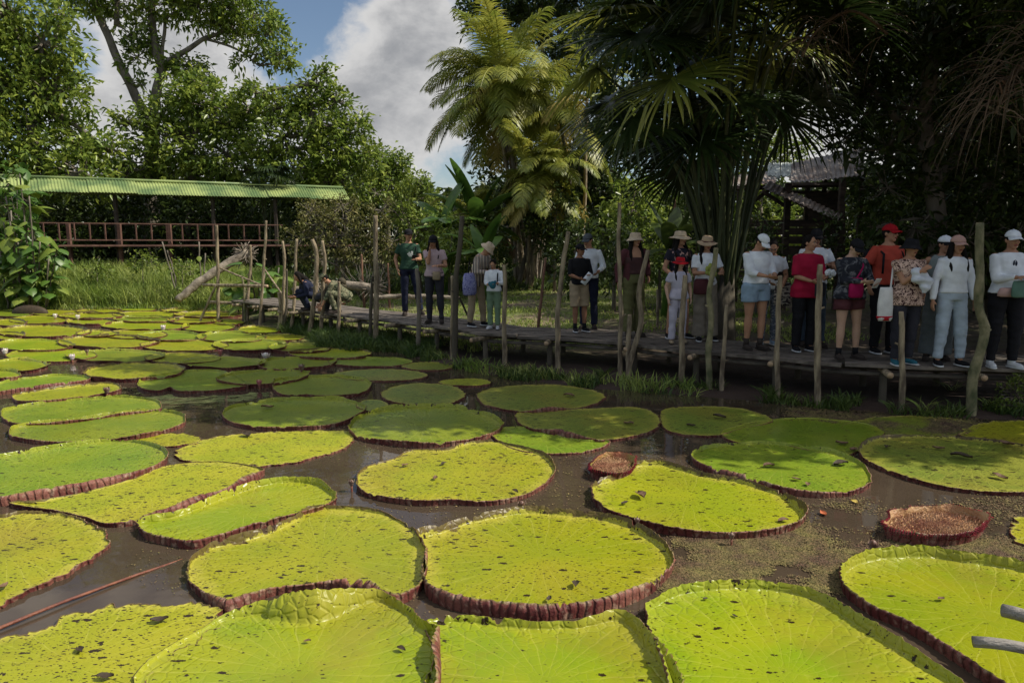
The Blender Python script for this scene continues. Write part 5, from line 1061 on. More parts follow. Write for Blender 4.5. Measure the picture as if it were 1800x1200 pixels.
for k, (x, y, lb) in enumerate(((170,470,'leafy weed clump in the grass under the shed, left one of three'),(250,455,'leafy weed clump in the grass under the shed, middle one of three'),(320,468,'leafy weed clump in the grass by the pale fallen trunk'))):
    tree('weed_bush', lb, 'bush', 24.3, (x, 490), [], [(x,y,16),(x-14,y+10,13),(x+15,y+8,14)], .14, 9, 'leaf_lime', .8, 'leafy weeds in the bank grass', trunk_r=.02)
random.seed(41)
for k, (x, y, lb) in enumerate(((1740,718,'grassy weed at the right foot of the thickest pole'),(1672,690,'weed leaning at the left of the thickest pole'),(1570,722,'low sprig at the shore below the leaf print top'),(1350,700,'sprig on the mud below the denim shorts'),(1625,722,'leafy sprig between the two right poles'),(1480,715,'small sprig at the shore below the dark hoodie'),(1060,662,'sprig on the shore below the woman in the brown top'),(880,655,'sprig on the shore below the child'))):
    q = gp(x, y, .06); root = empty('shore_weed', q, lb, 'weed', 'weeds at the waterline'); m = MB(); V = []; Fq = []
    for j in range(16):
        a = random.uniform(0, 6.28); dv = Vector((math.cos(a)*.5, math.sin(a)*.5, 1)).normalized(); p = Vector((random.uniform(-.06, .06), random.uniform(-.04, .04), -.03)); b_ = len(V); w0 = dv.orthogonal().normalized()
        for i in range(5): wd = .009*(1, 1.2, 1, .7, .1)[i]; V += [tuple(p-w0*wd), tuple(p+w0*wd)]; p = p+dv*.08; dv = (dv+Vector((math.cos(a)*.28, math.sin(a)*.28, -.18))).normalized()
        for i in range(4): Fq.append((b_+i*2, b_+i*2+1, b_+i*2+3, b_+i*2+2))
    m.add(V, Fq); m.build('blades', 'grass' if k in (0, 1, 4) else 'grass_dark', root, smooth=False)
for k, (x, y, z, r, n2) in enumerate(((12.5,13,5.5,2.6,'first'),(16,17.5,6,3.2,'second'),(13,21,6.5,3.0,'third'),(11.5,17,7,2.6,'fourth'))):  # trees added to darken the ground behind the people with their shade
    tree('broadleaf_tree', 'shade tree added right of the people, %s nearest the pond' % n2, 'tree', y, (x, y, 0), [], [('w',x,y,z,r),('w',x-r*.7,y-.5,z+.8,r*.7),('w',x+r*.6,y+.8,z-.6,r*.8),('w',x,y-r*.5,z-1.6,r*.7),('w',x-.4*r,y+.3*r,z-2.2,r*.7)], .32, 10, 'leaf_dark', .9, 'shade trees added on the right bank', trunk_r=.22, twigs=False)
# far-off wood closing the horizon
CC = []; n_ = 60000
X_ = rng.uniform(-75, 75, n_); Y_ = 52+rng.uniform(0, 5, n_)+.004*X_**2; hmax = 6.5+2.2*np.array([nz(x*.12) for x in X_])+1.2*np.array([nz(x*.5, 4) for x in X_]); Z_ = .5+hmax*rng.uniform(0, 1, n_)**.8
V, Fc = leafcloud(np.column_stack([X_, Y_, Z_]), rng.normal(size=(n_, 3))+np.array([0, -.4, .3]), rng.uniform(.5, 1.0, n_)*.9, .5)
tag(npmesh('distant_wood', V, Fc, 'leaf_dark', smooth=False), 'continuous dark wood closing the view far behind the trees', 'wood', kind='stuff')
# ------------------------------------------------------------ people
def cloth(name, c, c2=None, rough=.85, scale=9):
    if name not in MT: MT[name] = M(name, c, c2 or tuple(x*.82 for x in c), scale, rough, spec=.15, bump=.35, bscale=22)
    return name
def nodemat(name, fn, rough=.85):
    m = bpy.data.materials.new(name); m.use_nodes = True; t = m.node_tree; b = t.nodes['Principled BSDF']; b.inputs['Roughness'].default_value = rough; b.inputs['Specular IOR Level'].default_value = .15
    co = t.nodes.new('ShaderNodeTexCoord'); t.links.new(fn(t, co.outputs['Object']), b.inputs['Base Color']); MT[name] = m
def _ramp(t, fac, stops, const=True):
    r = t.nodes.new('ShaderNodeValToRGB'); r.color_ramp.interpolation = 'CONSTANT' if const else 'LINEAR'; e = r.color_ramp.elements
    while len(e) < len(stops): e.new(.5)
    for i, (p, c) in enumerate(stops): e[i].position = p; e[i].color = hexc(c)
    t.links.new(fac, r.inputs[0]); return r.outputs[0]
def stripes(t, co):
    s = t.nodes.new('ShaderNodeSeparateXYZ'); t.links.new(co, s.inputs[0]); a = t.nodes.new('ShaderNodeMath'); a.operation = 'MULTIPLY'; t.links.new(s.outputs[0], a.inputs[0]); a.inputs[1].default_value = 19
    b = t.nodes.new('ShaderNodeMath'); b.operation = 'FRACT'; t.links.new(a.outputs[0], b.inputs[0]); return _ramp(t, b.outputs[0], [(0, (.50, .44, .36)), (.38, (.05, .045, .06)), (.68, (.50, .44, .36)), (.82, (.22, .12, .09))])
def noisepat(sc, stops, dist=0, vor=False, stretch=(1, 1, 1)):
    def f(t, co):
        mp = t.nodes.new('ShaderNodeMapping'); mp.inputs['Scale'].default_value = stretch; t.links.new(co, mp.inputs[0])
        if vor: n = t.nodes.new('ShaderNodeTexVoronoi'); n.inputs['Scale'].default_value = sc; o = n.outputs['Distance']
        else: n = t.nodes.new('ShaderNodeTexNoise'); n.inputs['Scale'].default_value = sc; n.inputs['Distortion'].default_value = dist; o = n.outputs['Fac']
        t.links.new(mp.outputs[0], n.inputs['Vector']); return _ramp(t, o, stops)
    return f
nodemat('striped_shirt', stripes)
nodemat('leaf_print', noisepat(11, [(0, (.60, .42, .33)), (.44, (.05, .02, .02)), (.50, (.60, .42, .33)), (.58, (.05, .02, .02))], 2.0))
nodemat('camo_dark', noisepat(14, [(0, (.02, .022, .03)), (.5, (.055, .06, .07)), (.6, (.14, .14, .15))], 1.0))
nodemat('camo_green', noisepat(13, [(0, (.04, .05, .03)), (.47, (.20, .20, .12)), (.57, (.10, .09, .06))], .8))
nodemat('lavender_print', noisepat(20, [(0, (.30, .31, .55)), (.52, (.14, .14, .36)), (.62, (.40, .42, .62))], .5))
nodemat('floral_dark', noisepat(16, [(0, (.02, .02, .03)), (.6, (.35, .22, .2))], .4))
nodemat('floral_pale', noisepat(12, [(0, (.34, .34, .32)), (.5, (.16, .20, .22)), (.6, (.38, .15, .12))], .6))
nodemat('pattern_leggings', noisepat(9, [(0, (.10, .12, .16)), (.47, (.30, .32, .35)), (.54, (.08, .09, .13)), (.62, (.24, .28, .33))], .2, stretch=(1, 1, 3)))
nodemat('woven_bag', noisepat(16, [(0, (.42, .38, .33)), (.5, (.05, .04, .05))], .2, stretch=(1, 1, 2.4)))
nodemat('tee_emblem', noisepat(30, [(0, (.55, .58, .55)), (.52, (.03, .07, .045))], .2))
nodemat('tee_print', noisepat(30, [(0, (.42, .40, .46)), (.56, (.24, .22, .30))], .2))
cloth('skin_tan', (.38, .20, .125), (.42, .23, .14), .5); cloth('skin_brown', (.22, .11, .065), (.26, .13, .08), .55); cloth('skin_pale', (.48, .30, .21), (.52, .33, .24), .55)
for nm, c in (('white_cloth', (.76, .80, .84)), ('offwhite', (.66, .66, .64)), ('lilac', (.48, .46, .55)), ('black_cloth', (.014, .014, .017)), ('navy', (.018, .022, .045)), ('dark_green', (.03, .07, .045)), ('pinkish', (.45, .34, .36)), ('charcoal', (.035, .035, .045)), ('khaki', (.33, .26, .17)), ('sage', (.16, .24, .15)), ('tan_cloth', (.36, .26, .16)), ('olive_cloth', (.12, .12, .05)), ('brown_top', (.07, .035, .035)), ('maroon', (.09, .03, .035)), ('denim_light', (.26, .36, .46)), ('denim', (.05, .07, .10)), ('red_blouse', (.36, .012, .045)), ('red_polo', (.46, .07, .045)), ('red_hat', (.42, .012, .02)), ('magenta', (.34, .01, .08)), ('grey_green', (.22, .26, .25)), ('grey_wide', (.13, .15, .155)), ('sweat_blue', (.42, .50, .58)), ('tan_trousers', (.24, .21, .17)), ('cream', (.56, .45, .32)), ('straw', (.46, .34, .22)), ('pink_cap', (.52, .32, .27)), ('teal', (.03, .14, .19)), ('brown_shirt', (.07, .06, .04)), ('green_cap', (.20, .26, .22)), ('hair_black', (.010, .008, .007)), ('lips', (.24, .07, .06)), ('eye_dark', (.008, .006, .005)), ('eye_white', (.55, .52, .5)), ('red_rubber', (.30, .02, .03)), ('boots', (.05, .04, .035)), ('towel', (.62, .66, .72)), ('pouch_pink', (.46, .30, .27)), ('bag_green', (.12, .22, .17)), ('yellow_green', (.30, .34, .08)), ('shoe_white', (.62, .64, .66)), ('grey_cap', (.09, .10, .11))):
    cloth(nm, c)
def ik(a, b, l1, l2, hint):
    v = b-a; d = min(v.length, (l1+l2)*.999); u = v.normalized(); x = (l1*l1-l2*l2+d*d)/(2*d); h = math.sqrt(max(0, l1*l1-x*x)); n = hint-u*hint.dot(u); n.normalize(); return a+u*x+n*h, a+u*d
def folds(o, a):
    me = o.data; n = len(me.vertices); co = np.empty(n*3, np.float32); me.vertices.foreach_get('co', co); co = co.reshape(-1, 3); nr = np.empty(n*3, np.float32); me.vertices.foreach_get('normal', nr); nr = nr.reshape(-1, 3); sd_ = random.uniform(0, 50)
    d = np.array([nz(x*7+z*5+sd_, y*7, z*16)*1.0+nz(x*4+sd_, y*4+z*3, z*7)*1.2 for x, y, z in co.astype(float)])
    me.vertices.foreach_set('co', (co+nr*(d*a+a*.35)[:, None]).ravel().astype(np.float32)); me.update(); return o
def person(px, py, Ht, yaw, label, top=('tee', 'white_cloth'), bot=('pants', 'black_cloth'), shoes='black_cloth', skin='skin_tan', hair='long', hat=None, hands=None, head=(0, 0), lean=0, g=1.0, pel=(0, 0, .975), feet=None, hem=None, curl=.5, glasses=False, jacket=None, socks=None, zd=None, maxoff=1.2):
    s = Ht/1.745; pos = gp(px, py, ZD+.012) if zd is None else gp(px, py, zd)
    if zd is None:
        j = np.argmin((EP[:, 0]-pos.x)**2+(EP[:, 1]-pos.y)**2); q, t, n = edge(es[j]); off = (pos-q).dot(n); off2 = min(max(off, .10), maxoff)
        if abs(off-off2) > 1e-4: k_ = 0; pos = pos+n*(off2-off)*1.0; pos.z = ZD+.012
    root = empty('person', pos, label, 'person'); Rz = rotz(R(yaw)); lr = R(lean); pj = random.uniform(-.035, .035); pv = Vector(pel)+Vector((pj, 0, 0))
    if len(hands or []) == 2: hands = [(h[0], h[1], h[2]+.04) if h[2] > .6 else h for h in hands]
    def T(p):      # torso space -> local (leaning)
        p = Vector(p); return pv+rotx(lr)@(p-Vector((0, 0, .93)))
    def Lc(p): return tuple((Rz@Vector(p))*s)
    sh_ = [T((.172*x*(.5+.5*g), 0, 1.378)) for x in (-1, 1)]; hp = [pv+Vector((.092*x*g, 0, -.03)) for x in (-1, 1)]
    hands = hands or [(-.25, -.03, .87), (.25, -.03, .87)]; feet = feet or [(-.11+random.uniform(-.03, .02), random.uniform(-.07, .05)), (.11+random.uniform(-.02, .03), random.uniform(-.07, .05))]
    arms = []
    for i, x in enumerate((-1, 1)):
        tg = Vector(hands[i]); el, wr = ik(sh_[i], tg, .285, .255, Vector((x*.55, .75, -.45))); arms.append((sh_[i], el, wr))
    legs = []
    for i, x in enumerate((-1, 1)):
        an = Vector((feet[i][0], feet[i][1], feet[i][2] if len(feet[i]) > 2 else .075)); kn, an2 = ik(hp[i], an, .44, .43, Vector((x*.18, -1, .15))); legs.append((hp[i], kn, an2))
    nk = T((0, .0, 1.44)); hy, hpz = R(head[0]), R(head[1]+lean*.35); HM = rotz(hy)@rotx(hpz); hb = T((0, -.005, 1.50)); hc = hb+HM@Vector((0, -.012, .095))
    def Hd(p): return hc+HM@Vector(p)
    def cv(m_):
        m_.v = [Lc(v) for v in m_.v]; return m_
    TR = [(.80, .10, .08), (.86, .155, .112), (.93, .172, .118), (1.00, .150, .108), (1.08, .130, .098), (1.16, .138, .104), (1.25, .155, .114), (1.33, .160, .104), (1.39, .150, .082), (1.43, .095, .062), (1.47, .055, .052)]
    def torso(m_, z0, z1, inf, gg=g, hem_lo=True):
        rs = [r for r in TR if z0 < r[0] < z1]; zz = [r[0] for r in TR]
        def itp(z): return (np.interp(z, zz, [r[1] for r in TR]), np.interp(z, zz, [r[2] for r in TR]))
        full = [(z0,)+itp(z0)]+rs+[(z1,)+itp(z1)]
        if inf: full = [(z, max(rx, .168 if hem_lo else .188) if z < .95 else rx, max(ry, .112 if hem_lo else .128) if z < .95 else ry) for z, rx, ry in full]
        m_.loft([(0, 0, z, rx*gg+inf, ry*(.4+.6*gg)+inf) for z, rx, ry in full], 22, T=T)
    # body
    m = MB(); torso(m, .88, 1.47, 0)
    m.tube([nk-Vector((0, 0, .03)), nk.lerp(hb, .6), hb+HM@Vector((0, 0, .03))], [.056, .050, .052], 12)
    m.ell(Hd((0, .008, .018)), (.074, .092, .098), HM, 16, 12); m.ell(Hd((0, -.022, -.040)), (.057, .066, .076), HM, 14, 10); m.ell(Hd((0, -.058, -.088)), (.030, .026, .024), HM, 10, 8)
    m.tube([Hd((0, -.080, .02)), Hd((0, -.100, -.012)), Hd((0, -.108, -.026)), Hd((0, -.088, -.034))], [.008, .011, .0145, .010], 8)
    for x in (-1, 1):
        m.ell(Hd((x*.075, .012, -.005)), (.011, .020, .031), HM, 8, 6); m.ell(Hd((x*.034, -.070, -.022)), (.022, .018, .020), HM, 8, 6)
    m.ell(Hd((0, -.080, .034)), (.055, .016, .012), HM, 10, 6)
    for i, x in enumerate((-1, 1)):
        a, e, w_ = arms[i]; m.tube([a, a.lerp(e, .5), e], [.050*g, .044*g, .037], 12); m.tube([e, e.lerp(w_, .35), w_], [.038, .037, .025], 12); m.ell(a, .050*g); m.ell(e, .038)
        d = (w_-e).normalized(); ac = d.cross(Vector((0, 1, 0))) if abs(d.y) < .8 else Vector((1, 0, 0)); 
        inn = Vector((-x, 0, 0)) if abs(d.z) > .6 else Vector((-x*.2, 0, -1)) if w_.z > 1.15 else Vector((-x*.6, .2, .7)); pn = (inn-d*inn.dot(d)).normalized(); ac = d.cross(pn).normalized()
        if ac.dot(Vector((0, -1, 0))) < 0: ac = -ac
        rot = Matrix((ac, pn, d)).transposed(); m.ell(w_+d*.048, (.040, .017, .052), rot, 12, 8)
        for k, (of, fl) in enumerate(((.033, .066), (.011, .077), (-.011, .071), (-.032, .054))):
            p = w_+d*.085+ac*of; dv = (d+ac*of*4).normalized(); P = [p]
            for q in range(3): dv = (dv+pn*curl*(.35+.12*k)).normalized(); p = p+dv*fl/3*(1.15-.15*q); P.append(p)
            m.tube([w_+d*.06+ac*of*.9]+P, [.0100, .0098, .0090, .0083, .0070], 8)
        p = w_+d*.022+ac*.030; dv = (d*.75+ac*.65+pn*.45).normalized(); m.tube([p, p+dv*.032, p+(dv+d*.4+pn*.3).normalized()*.060], [.0130, .0110, .0085], 8)
        a, k_, n_ = legs[i]; m.tube([a, a.lerp(k_, .5), k_], [.088*g, .074*g, .055], 14); m.tube([k_, k_.lerp(n_, .32), k_.lerp(n_, .75), n_], [.055, .056*(.5+.5*g), .040, .036], 14); m.ell(k_, .056)
        fd = Vector((x*.25, -1, 0)).normalized(); m.ell(n_+fd*.045+Vector((0, 0, -.035)), (.040, .095, .032), rotz(R(14*x)), 12, 8)
    body = cv(m).build('body', skin, root, remesh=.0095)
    # face
    m = MB()
    for x in (-1, 1):
        m = MB(); m.ell(Hd((x*.030, -.083, .012)), (.0145, .007, .0088), HM, 8, 6, 0); m.ell(Hd((x*.030, -.088, .012)), (.0078, .0035, .0080), HM, 8, 6, 1)
        m.tube([Hd((x*.014, -.094, .030)), Hd((x*.032, -.093, .036)), Hd((x*.050, -.083, .030))], .0050, 5, 1)
        cv(m).build('eye', ['eye_white', 'eye_dark'], root)
    m = MB(); m.ell(Hd((0, -.088, -.058)), (.025, .009, .0095), HM, 10, 6); cv(m).build('mouth', 'lips', root)
    if glasses:
        m = MB()
        for x in (-1, 1): m.ell(Hd((x*.033, -.098, .010)), (.030, .007, .021), HM, 12, 8); m.tube([Hd((x*.060, -.092, .018)), Hd((x*.080, .0, .016))], .004, 5)
        m.tube([Hd((-.02, -.100, .018)), Hd((.02, -.100, .018))], .005, 5); cv(m).build('sunglasses', 'eye_dark', root)
    # hair
    if hair:
        m = MB(); m.ell(Hd((0, .022, .028)), (.083, .094, .100), HM, 16, 12)
        if hair in ('long', 'side'):
            for x in ((-1, 1) if hair == 'long' else (1,)):
                b0 = Hd((x*.066, .015, .02)); b1 = T((x*.105, -.075 if hair == 'side' else -.05, 1.40)); b2 = T((x*.11, -.125, 1.24)); m.tube([b0, Hd((x*.080, -.005, -.06)), b1, b1.lerp(b2, .55), b2], [.034, .036, .034, .030, .010], 9)
            m.tube([Hd((0, .06, .0)), T((0, .085, 1.40)), T((0, .115, 1.20))], [.07, .085, .03], 10)
        elif hair == 'bun': m.ell(Hd((0, .105, .04)), .038); m.tube([Hd((0, .05, -.02)), Hd((0, .06, -.06))], [.06, .03], 8)
        else: m.tube([Hd((0, .045, .0)), Hd((0, .05, -.055))], [.068, .045], 10)
        o = cv(m).build('hair', 'hair_black', root, remesh=.011)
    # hats
    if hat:
        kind, hm = hat[0], hat[1]; m = MB()
        if kind == 'cap':
            cr = []; n = 18; vs = []; fs = []
            for i in range(7):
                ph = i/6*R(82); 
                for j in range(n): a = 2*math.pi*j/n; vs.append(Hd((.089*math.cos(a)*math.cos(ph), .010+.104*math.sin(a)*math.cos(ph), .042+.090*math.sin(ph))))
            for i in range(6):
                for j in range(n): fs.append((i*n+j, i*n+(j+1) % n, (i+1)*n+(j+1) % n, (i+1)*n+j))
            fs.append(tuple(6*n+j for j in range(n))); m.add(vs, fs); crown = cv(m).build('cap_crown', hm, root); md = crown.modifiers.new('s', 'SOLIDIFY'); md.thickness = .004
            m = MB(); vs = []; fs = []; K = 10; fl = -1 if len(hat) > 3 and hat[3] == 'back' else 1
            for i in range(K+1):
                a = R(-62+124*i/K)
                for r_ in (0, .5, 1): vs.append(Hd((.088*math.sin(a)*(1+.02*r_), fl*(-.094*math.cos(a)*1-.075*r_*math.cos(a)**.5)+.010, .045-.020*r_-.018*r_*abs(math.sin(a))-.012*abs(math.sin(a))**2)))
            for i in range(K):
                for r_ in range(2): b_ = i*3+r_; fs.append((b_, b_+3, b_+4, b_+1))
            m.add(vs, fs); o = cv(m).build('cap_bill', hat[2] if len(hat) > 2 else hm, root); md = o.modifiers.new('s', 'SOLIDIFY'); md.thickness = .006
            m = MB(); m.ell(Hd((0, .01, .133)), .007); cv(m).build('cap_button', hm, root)
            if hm == 'white_cloth' and len(hat) > 3 and hat[3] == 'mark':
                m = MB(); m.tube([Hd((-.022, -.096, .082)), Hd((-.010, -.100, .070)), Hd((.030, -.088, .092))], [.002, .006, .001], 6); cv(m).build('cap_mark', 'eye_dark', root)
        else:
            br = {'bucket': .055, 'sun': .085, 'straw': .075}[kind]; dr = {'bucket': .045, 'sun': .035, 'straw': .030}[kind]; n = 26; vs = []; fs = []
            prof = [(.45, .125), (.80, .120), (.96, .105), (1.02, .06), (1.05, .035), (1.05+br/.09*.5, .035-dr*.5), (1.05+br/.09, .035-dr)]
            for (rr_, z) in prof:
                for j in range(n): a = 2*math.pi*j/n; wv = (1+.03*math.sin(a*3+px)) if rr_ > 1.1 else 1; vs.append(Hd((.090*rr_*wv*math.cos(a), .010+.102*rr_*wv*math.sin(a), z+(.012*math.sin(a*2+px) if rr_ > 1.3 else 0))))
            for i in range(len(prof)-1):
                for j in range(n): fs.append((i*n+j, (i+1)*n+j, (i+1)*n+(j+1) % n, i*n+(j+1) % n))
            fs.append(tuple(range(n))); m.add(vs, fs); o = cv(m).build('hat', hm, root); md = o.modifiers.new('s', 'SOLIDIFY'); md.thickness = .005; md = o.modifiers.new('u', 'SUBSURF'); md.levels = md.render_levels = 1
            if kind != 'bucket': m = MB(); m.loft([(0, .010, .034, .0965, .109), (0, .010, .052, .0955, .108)], 26, T=Hd); cv(m).build('hat_band', 'maroon' if kind == 'straw' else 'khaki', root)
    # top
    tk, tm = top[0], top[1]; hem_ = hem or {'tee': .90, 'long': .90, 'tank': .90, 'tube': 1.02, 'crop': 1.0, 'tunic': .80}.get(tk, .90)
    m = MB(); z1 = {'tube': 1.30}.get(tk, 1.435); torso(m, hem_, z1, .023, hem_lo=hem_ > .87)
    if tk not in ('tube', 'tank'):
        sl = top[2] if len(top) > 2 else (.55 if tk in ('tee', 'tunic', 'crop') else 2.0)
        for a, e, w_ in arms:
            m.ell(a+Vector((0, 0, -.014)), .056*g, n=14)
            m.tube([a.lerp(T((0, 0, 1.36)), .3), a, a.lerp(e, .5*min(1, sl)), a.lerp(e, min(1, sl))], [.05, .058*g, .060*g, .062*g if sl < 1 else .052*g], 14)
            if sl > 1: m.ell(e, .051*g); m.tube([e, e.lerp(w_, .5*(sl-1)), e.lerp(w_, min(.97, sl-1))], [.051*g, .046, .036], 14)
    elif tk == 'tank':
        for x in (-1, 1): m.tube([T((x*.09, -.07, 1.33)), T((x*.10, -.02, 1.43)), T((x*.09, .07, 1.33))], .030, 8)
    folds(cv(m).build('shirt', tm, root, remesh=.012), .0065)
    if len(top) > 3:      # print on the chest
        m = MB(); V = []; Fq = []
        for i in range(9):
            for j in range(7): x_ = -.075+.15*i/8; z_ = 1.16+.15*j/6; ry = np.interp(z_, [r[0] for r in TR], [r[2] for r in TR])*(.4+.6*g)+.021; rx = np.interp(z_, [r[0] for r in TR], [r[1] for r in TR])*g+.018; V.append(T((x_, -ry*(1-(abs(x_)/rx)**2.35)**(1/2.35)-.004, z_)))
        for i in range(8):
            for j in range(6): q = i*7+j; Fq.append((q, q+7, q+8, q+1))
        m.add(V, Fq); cv(m).build('shirt_print', top[3], root)
    if jacket:
        m = MB(); 
        for a, e, w_ in arms: m.ell(a, .07*g); m.tube([a, a.lerp(e, .5), e], [.07*g, .066*g, .058], 12); m.ell(e, .058); m.tube([e, w_], [.058, .045], 12)
        for x in (-1, 1): m.loft([(x*.135, .015, .86, .055, .12), (x*.125, .01, 1.1, .045, .11), (x*.13, 0, 1.3, .048, .10), (x*.11, 0, 1.42, .045, .07)], 12, T=T)
        cv(m).build('open_jacket', jacket, root, remesh=.013)
    # bottom
    bk, bm = bot[0], bot[1]; m = MB(); torso(m, .86, 1.02 if bk != 'highwaist' else 1.08, .007)
    prm = {'pants': (.100, .074, .060, .97), 'highwaist': (.10, .085, .085, .97), 'wide': (.105, .10, .105, .96), 'skinny': (.100, .070, .047, .98), 'jogger': (.10, .078, .058, .93), 'shorts': (.108, .106, 0, .50), 'bermuda': (.108, .100, 0, 1.0), 'legging': (.100, .068, .046, .97)}[bk]
    for a, k_, n_ in legs:
        a2 = a+Vector((0, 0, .03)); m.ell(a+Vector((0, 0, .01)), (prm[0]*g*.98,)*3, n=14)
        if prm[2] == 0: f = prm[3]; m.tube([a2, a.lerp(k_, f*.5), a.lerp(k_, f)], [prm[0]*g, prm[0]*g, prm[1]*g], 16)
        else:
            m.tube([a2, a.lerp(k_, .5), k_], [prm[0]*g, (prm[0]+prm[1])/2*g, prm[1]*(.5+.5*g)], 16); m.ell(k_, prm[1]*(.5+.5*g)*.99, n=14); e = k_.lerp(n_, prm[3])
            m.tube([k_, k_.lerp(e, .35), k_.lerp(e, .8), e], [prm[1]*(.5+.5*g), max(prm[1]*.6+prm[2]*.4, .069*(.5+.5*g)), max(prm[2]*1.03, .052), prm[2]+.004], 16)
    cv(m).build({'shorts': 'shorts', 'bermuda': 'shorts'}.get(bk, 'trousers'), bm, root, remesh=.012)
    folds([c for c in root.children if c.name.startswith(('shorts', 'trousers'))][0], .0075)
    if socks:
        for a, k_, n_ in legs: m = MB(); m.tube([k_.lerp(n_, .78), n_+Vector((0, 0, -.02))], [.042, .042], 12); cv(m).build('sock', socks, root)
    # shoes
    for i, x in enumerate((-1, 1)):
        n_ = legs[i][2]; b_ = n_+Vector((0, 0, -.072)) if abs(n_.z-.075) < .05 else n_+Vector((0, 0, -.072)); q = rotz(R(14*x)); m = MB()
        def ft(p): return b_+q@Vector(p)
        m.ell(ft((0, -.050, .036)), (.047, .125, .036), q, 14, 8); m.ell(ft((0, -.10, .028)), (.049, .075, .027), q, 14, 8); m.tube([ft((0, .015, .04)), ft((0, .01, .095))], [.046, .043], 12)
        sh1 = cv(m).build('shoe', shoes, root, remesh=.010)
        m = MB(); m.loft([(0, -.058, z, .050, .140) for z in (-.002, .014)], 18, T=ft); cv(m).build('sole', 'shoe_white' if shoes in ('black_cloth', 'teal', 'shoe_white', 'denim_light') else 'boots', sh1)
    W = lambda p: pos+Vector(Lc(p))
    return dict(W=W, arms=arms, s=s, yaw=R(yaw), T=T, Rz=Rz, pos=pos, Hd=Hd)
def prop(name, mats, label, cat, org, fn, smooth=True, remesh=0, group=None):
    m = MB(); fn(m); o = m.build(name, mats, smooth=smooth, remesh=remesh); o.location = org; return tag(o, label, cat, group)
MT['screen'] = M('phone_dark', (.01, .01, .012), rough=.15)
def phone(p, h, label, mat='screen', up=0):
    a, e, w = p['arms'][h]; d = (w-e).normalized(); c = p['W'](w+d*.10+Vector((0, 0, .02))); m = MB(); rot = p['Rz']@rotx(R(-55+up)); m.box((0, 0, 0), (.075, .150, .009), rot=rot, m=0); o = m.build('phone', mat, smooth=False, bevel=.003); o.location = c; tag(o, label, 'phone', 'phones held by visitors')
    m = MB(); m.box(tuple(rot@Vector((0, 0, .0062))), (.068, .138, .002), rot=rot); m.build('screen', 'screen', o, smooth=False); return o
def bag(p, lc, size, mat, label, cat='bag', strap=None, name='bag', st='black_cloth'):
    c = p['W'](lc); s_ = Vector(size); m = MB(); m.loft([(0, 0, -s_.z*.5, s_.x*.40, s_.y*.35), (0, 0, -s_.z*.42, s_.x*.5, s_.y*.5), (0, 0, 0, s_.x*.5, s_.y*.52), (0, 0, s_.z*.38, s_.x*.46, s_.y*.36), (0, 0, s_.z*.5, s_.x*.40, s_.y*.16)], 20)
    m.v = [tuple(p['Rz']@Vector(v)+Vector((.012*nz(v[0]*9, v[2]*9, 2), .012*nz(v[0]*9, v[2]*9, 5), 0))) for v in m.v]; o = m.build(name, mat); o.location = c; tag(o, label, cat)
    if strap:
        m = MB(); Q = [Vector(q) for q in catmull([tuple(p['W'](q)-c) for q in strap], 20)]; m.tube([tuple(q) for q in Q], .011, 6); m.build('strap', st, o)
    return o
F2 = [(-.10, -.30, 1.06), (.10, -.30, 1.06)]
p = person(549, 545, 1.62, -60, 'person crouching with back turned, long black hair and navy clothes, leftmost of the crouching three', ('long', 'navy'), ('pants', 'navy'), 'boots', hair='long', pel=(0, .12, .34), lean=42, feet=[(-.13, -.08), (.13, -.12)], hands=[(-.18, -.42, .35), (.18, -.42, .35)], head=(0, 15), zd=ZD+.01)
p = person(574, 547, 1.68, 70, 'person crouching in a dark brown shirt, bent over, middle of the crouching three', ('long', 'brown_shirt'), ('pants', 'charcoal'), 'boots', hair='short', hat=('cap', 'brown_shirt'), pel=(0, .12, .34), lean=62, feet=[(-.13, -.08), (.13, -.12)], hands=[(-.16, -.46, .22), (.16, -.46, .25)], head=(0, 20), zd=ZD+.01)
p = person(601, 549, 1.68, -75, 'person kneeling in camouflage, reaching down, rightmost of the crouching three', ('long', 'camo_green', 1.4), ('pants', 'camo_green'), 'boots', hair='short', hat=('cap', 'camo_green'), pel=(0, .14, .36), lean=50, feet=[(-.13, -.08), (.13, -.15)], hands=[(-.12, -.48, .20), (.14, -.46, .15)], head=(0, 25), zd=ZD+.01)
p = person(721, 553, 1.80, 14, 'man in a dark green emblem T-shirt, black cap and backpack straps', ('tee', 'dark_green', .6, 'tee_emblem'), ('pants', 'navy'), 'boots', hair='short', hat=('cap', 'black_cloth'), hands=[(-.24, -.02, .90), (.10, -.30, 1.12)], head=(20, 0), feet=[(-.10, .02), (.22, -.04)])
bag(p, (0, .20, 1.22), (.30, .20, .42), 'black_cloth', 'black backpack on the man in dark green', 'backpack', [(.13, .10, 1.35), (.13, .02, 1.44), (.13, -.12, 1.36), (.14, -.10, 1.15), (.16, .06, 1.05)], 'backpack'); phone(p, 1, 'dark phone in the raised hand of the man in dark green')
p = person(766, 567, 1.66, -8, 'woman in a pale pink T-shirt and dark leggings, hand raised to her mouth, dark cap', ('tee', 'pinkish', .6), ('skinny', 'charcoal'), 'boots', hair='long', hat=('cap', 'black_cloth'), hands=[(-.05, -.20, 1.42), (.12, -.28, 1.12)], head=(-5, 15), g=1.04)
bag(p, (.07, -.16, .96), (.16, .08, .16), 'khaki', 'small beige pouch at the waist of the woman in pale pink', 'pouch', [(-.16, -.06, 1.02), (-.05, -.13, 1.0), (.07, -.14, 1.0), (.17, -.04, 1.02)])
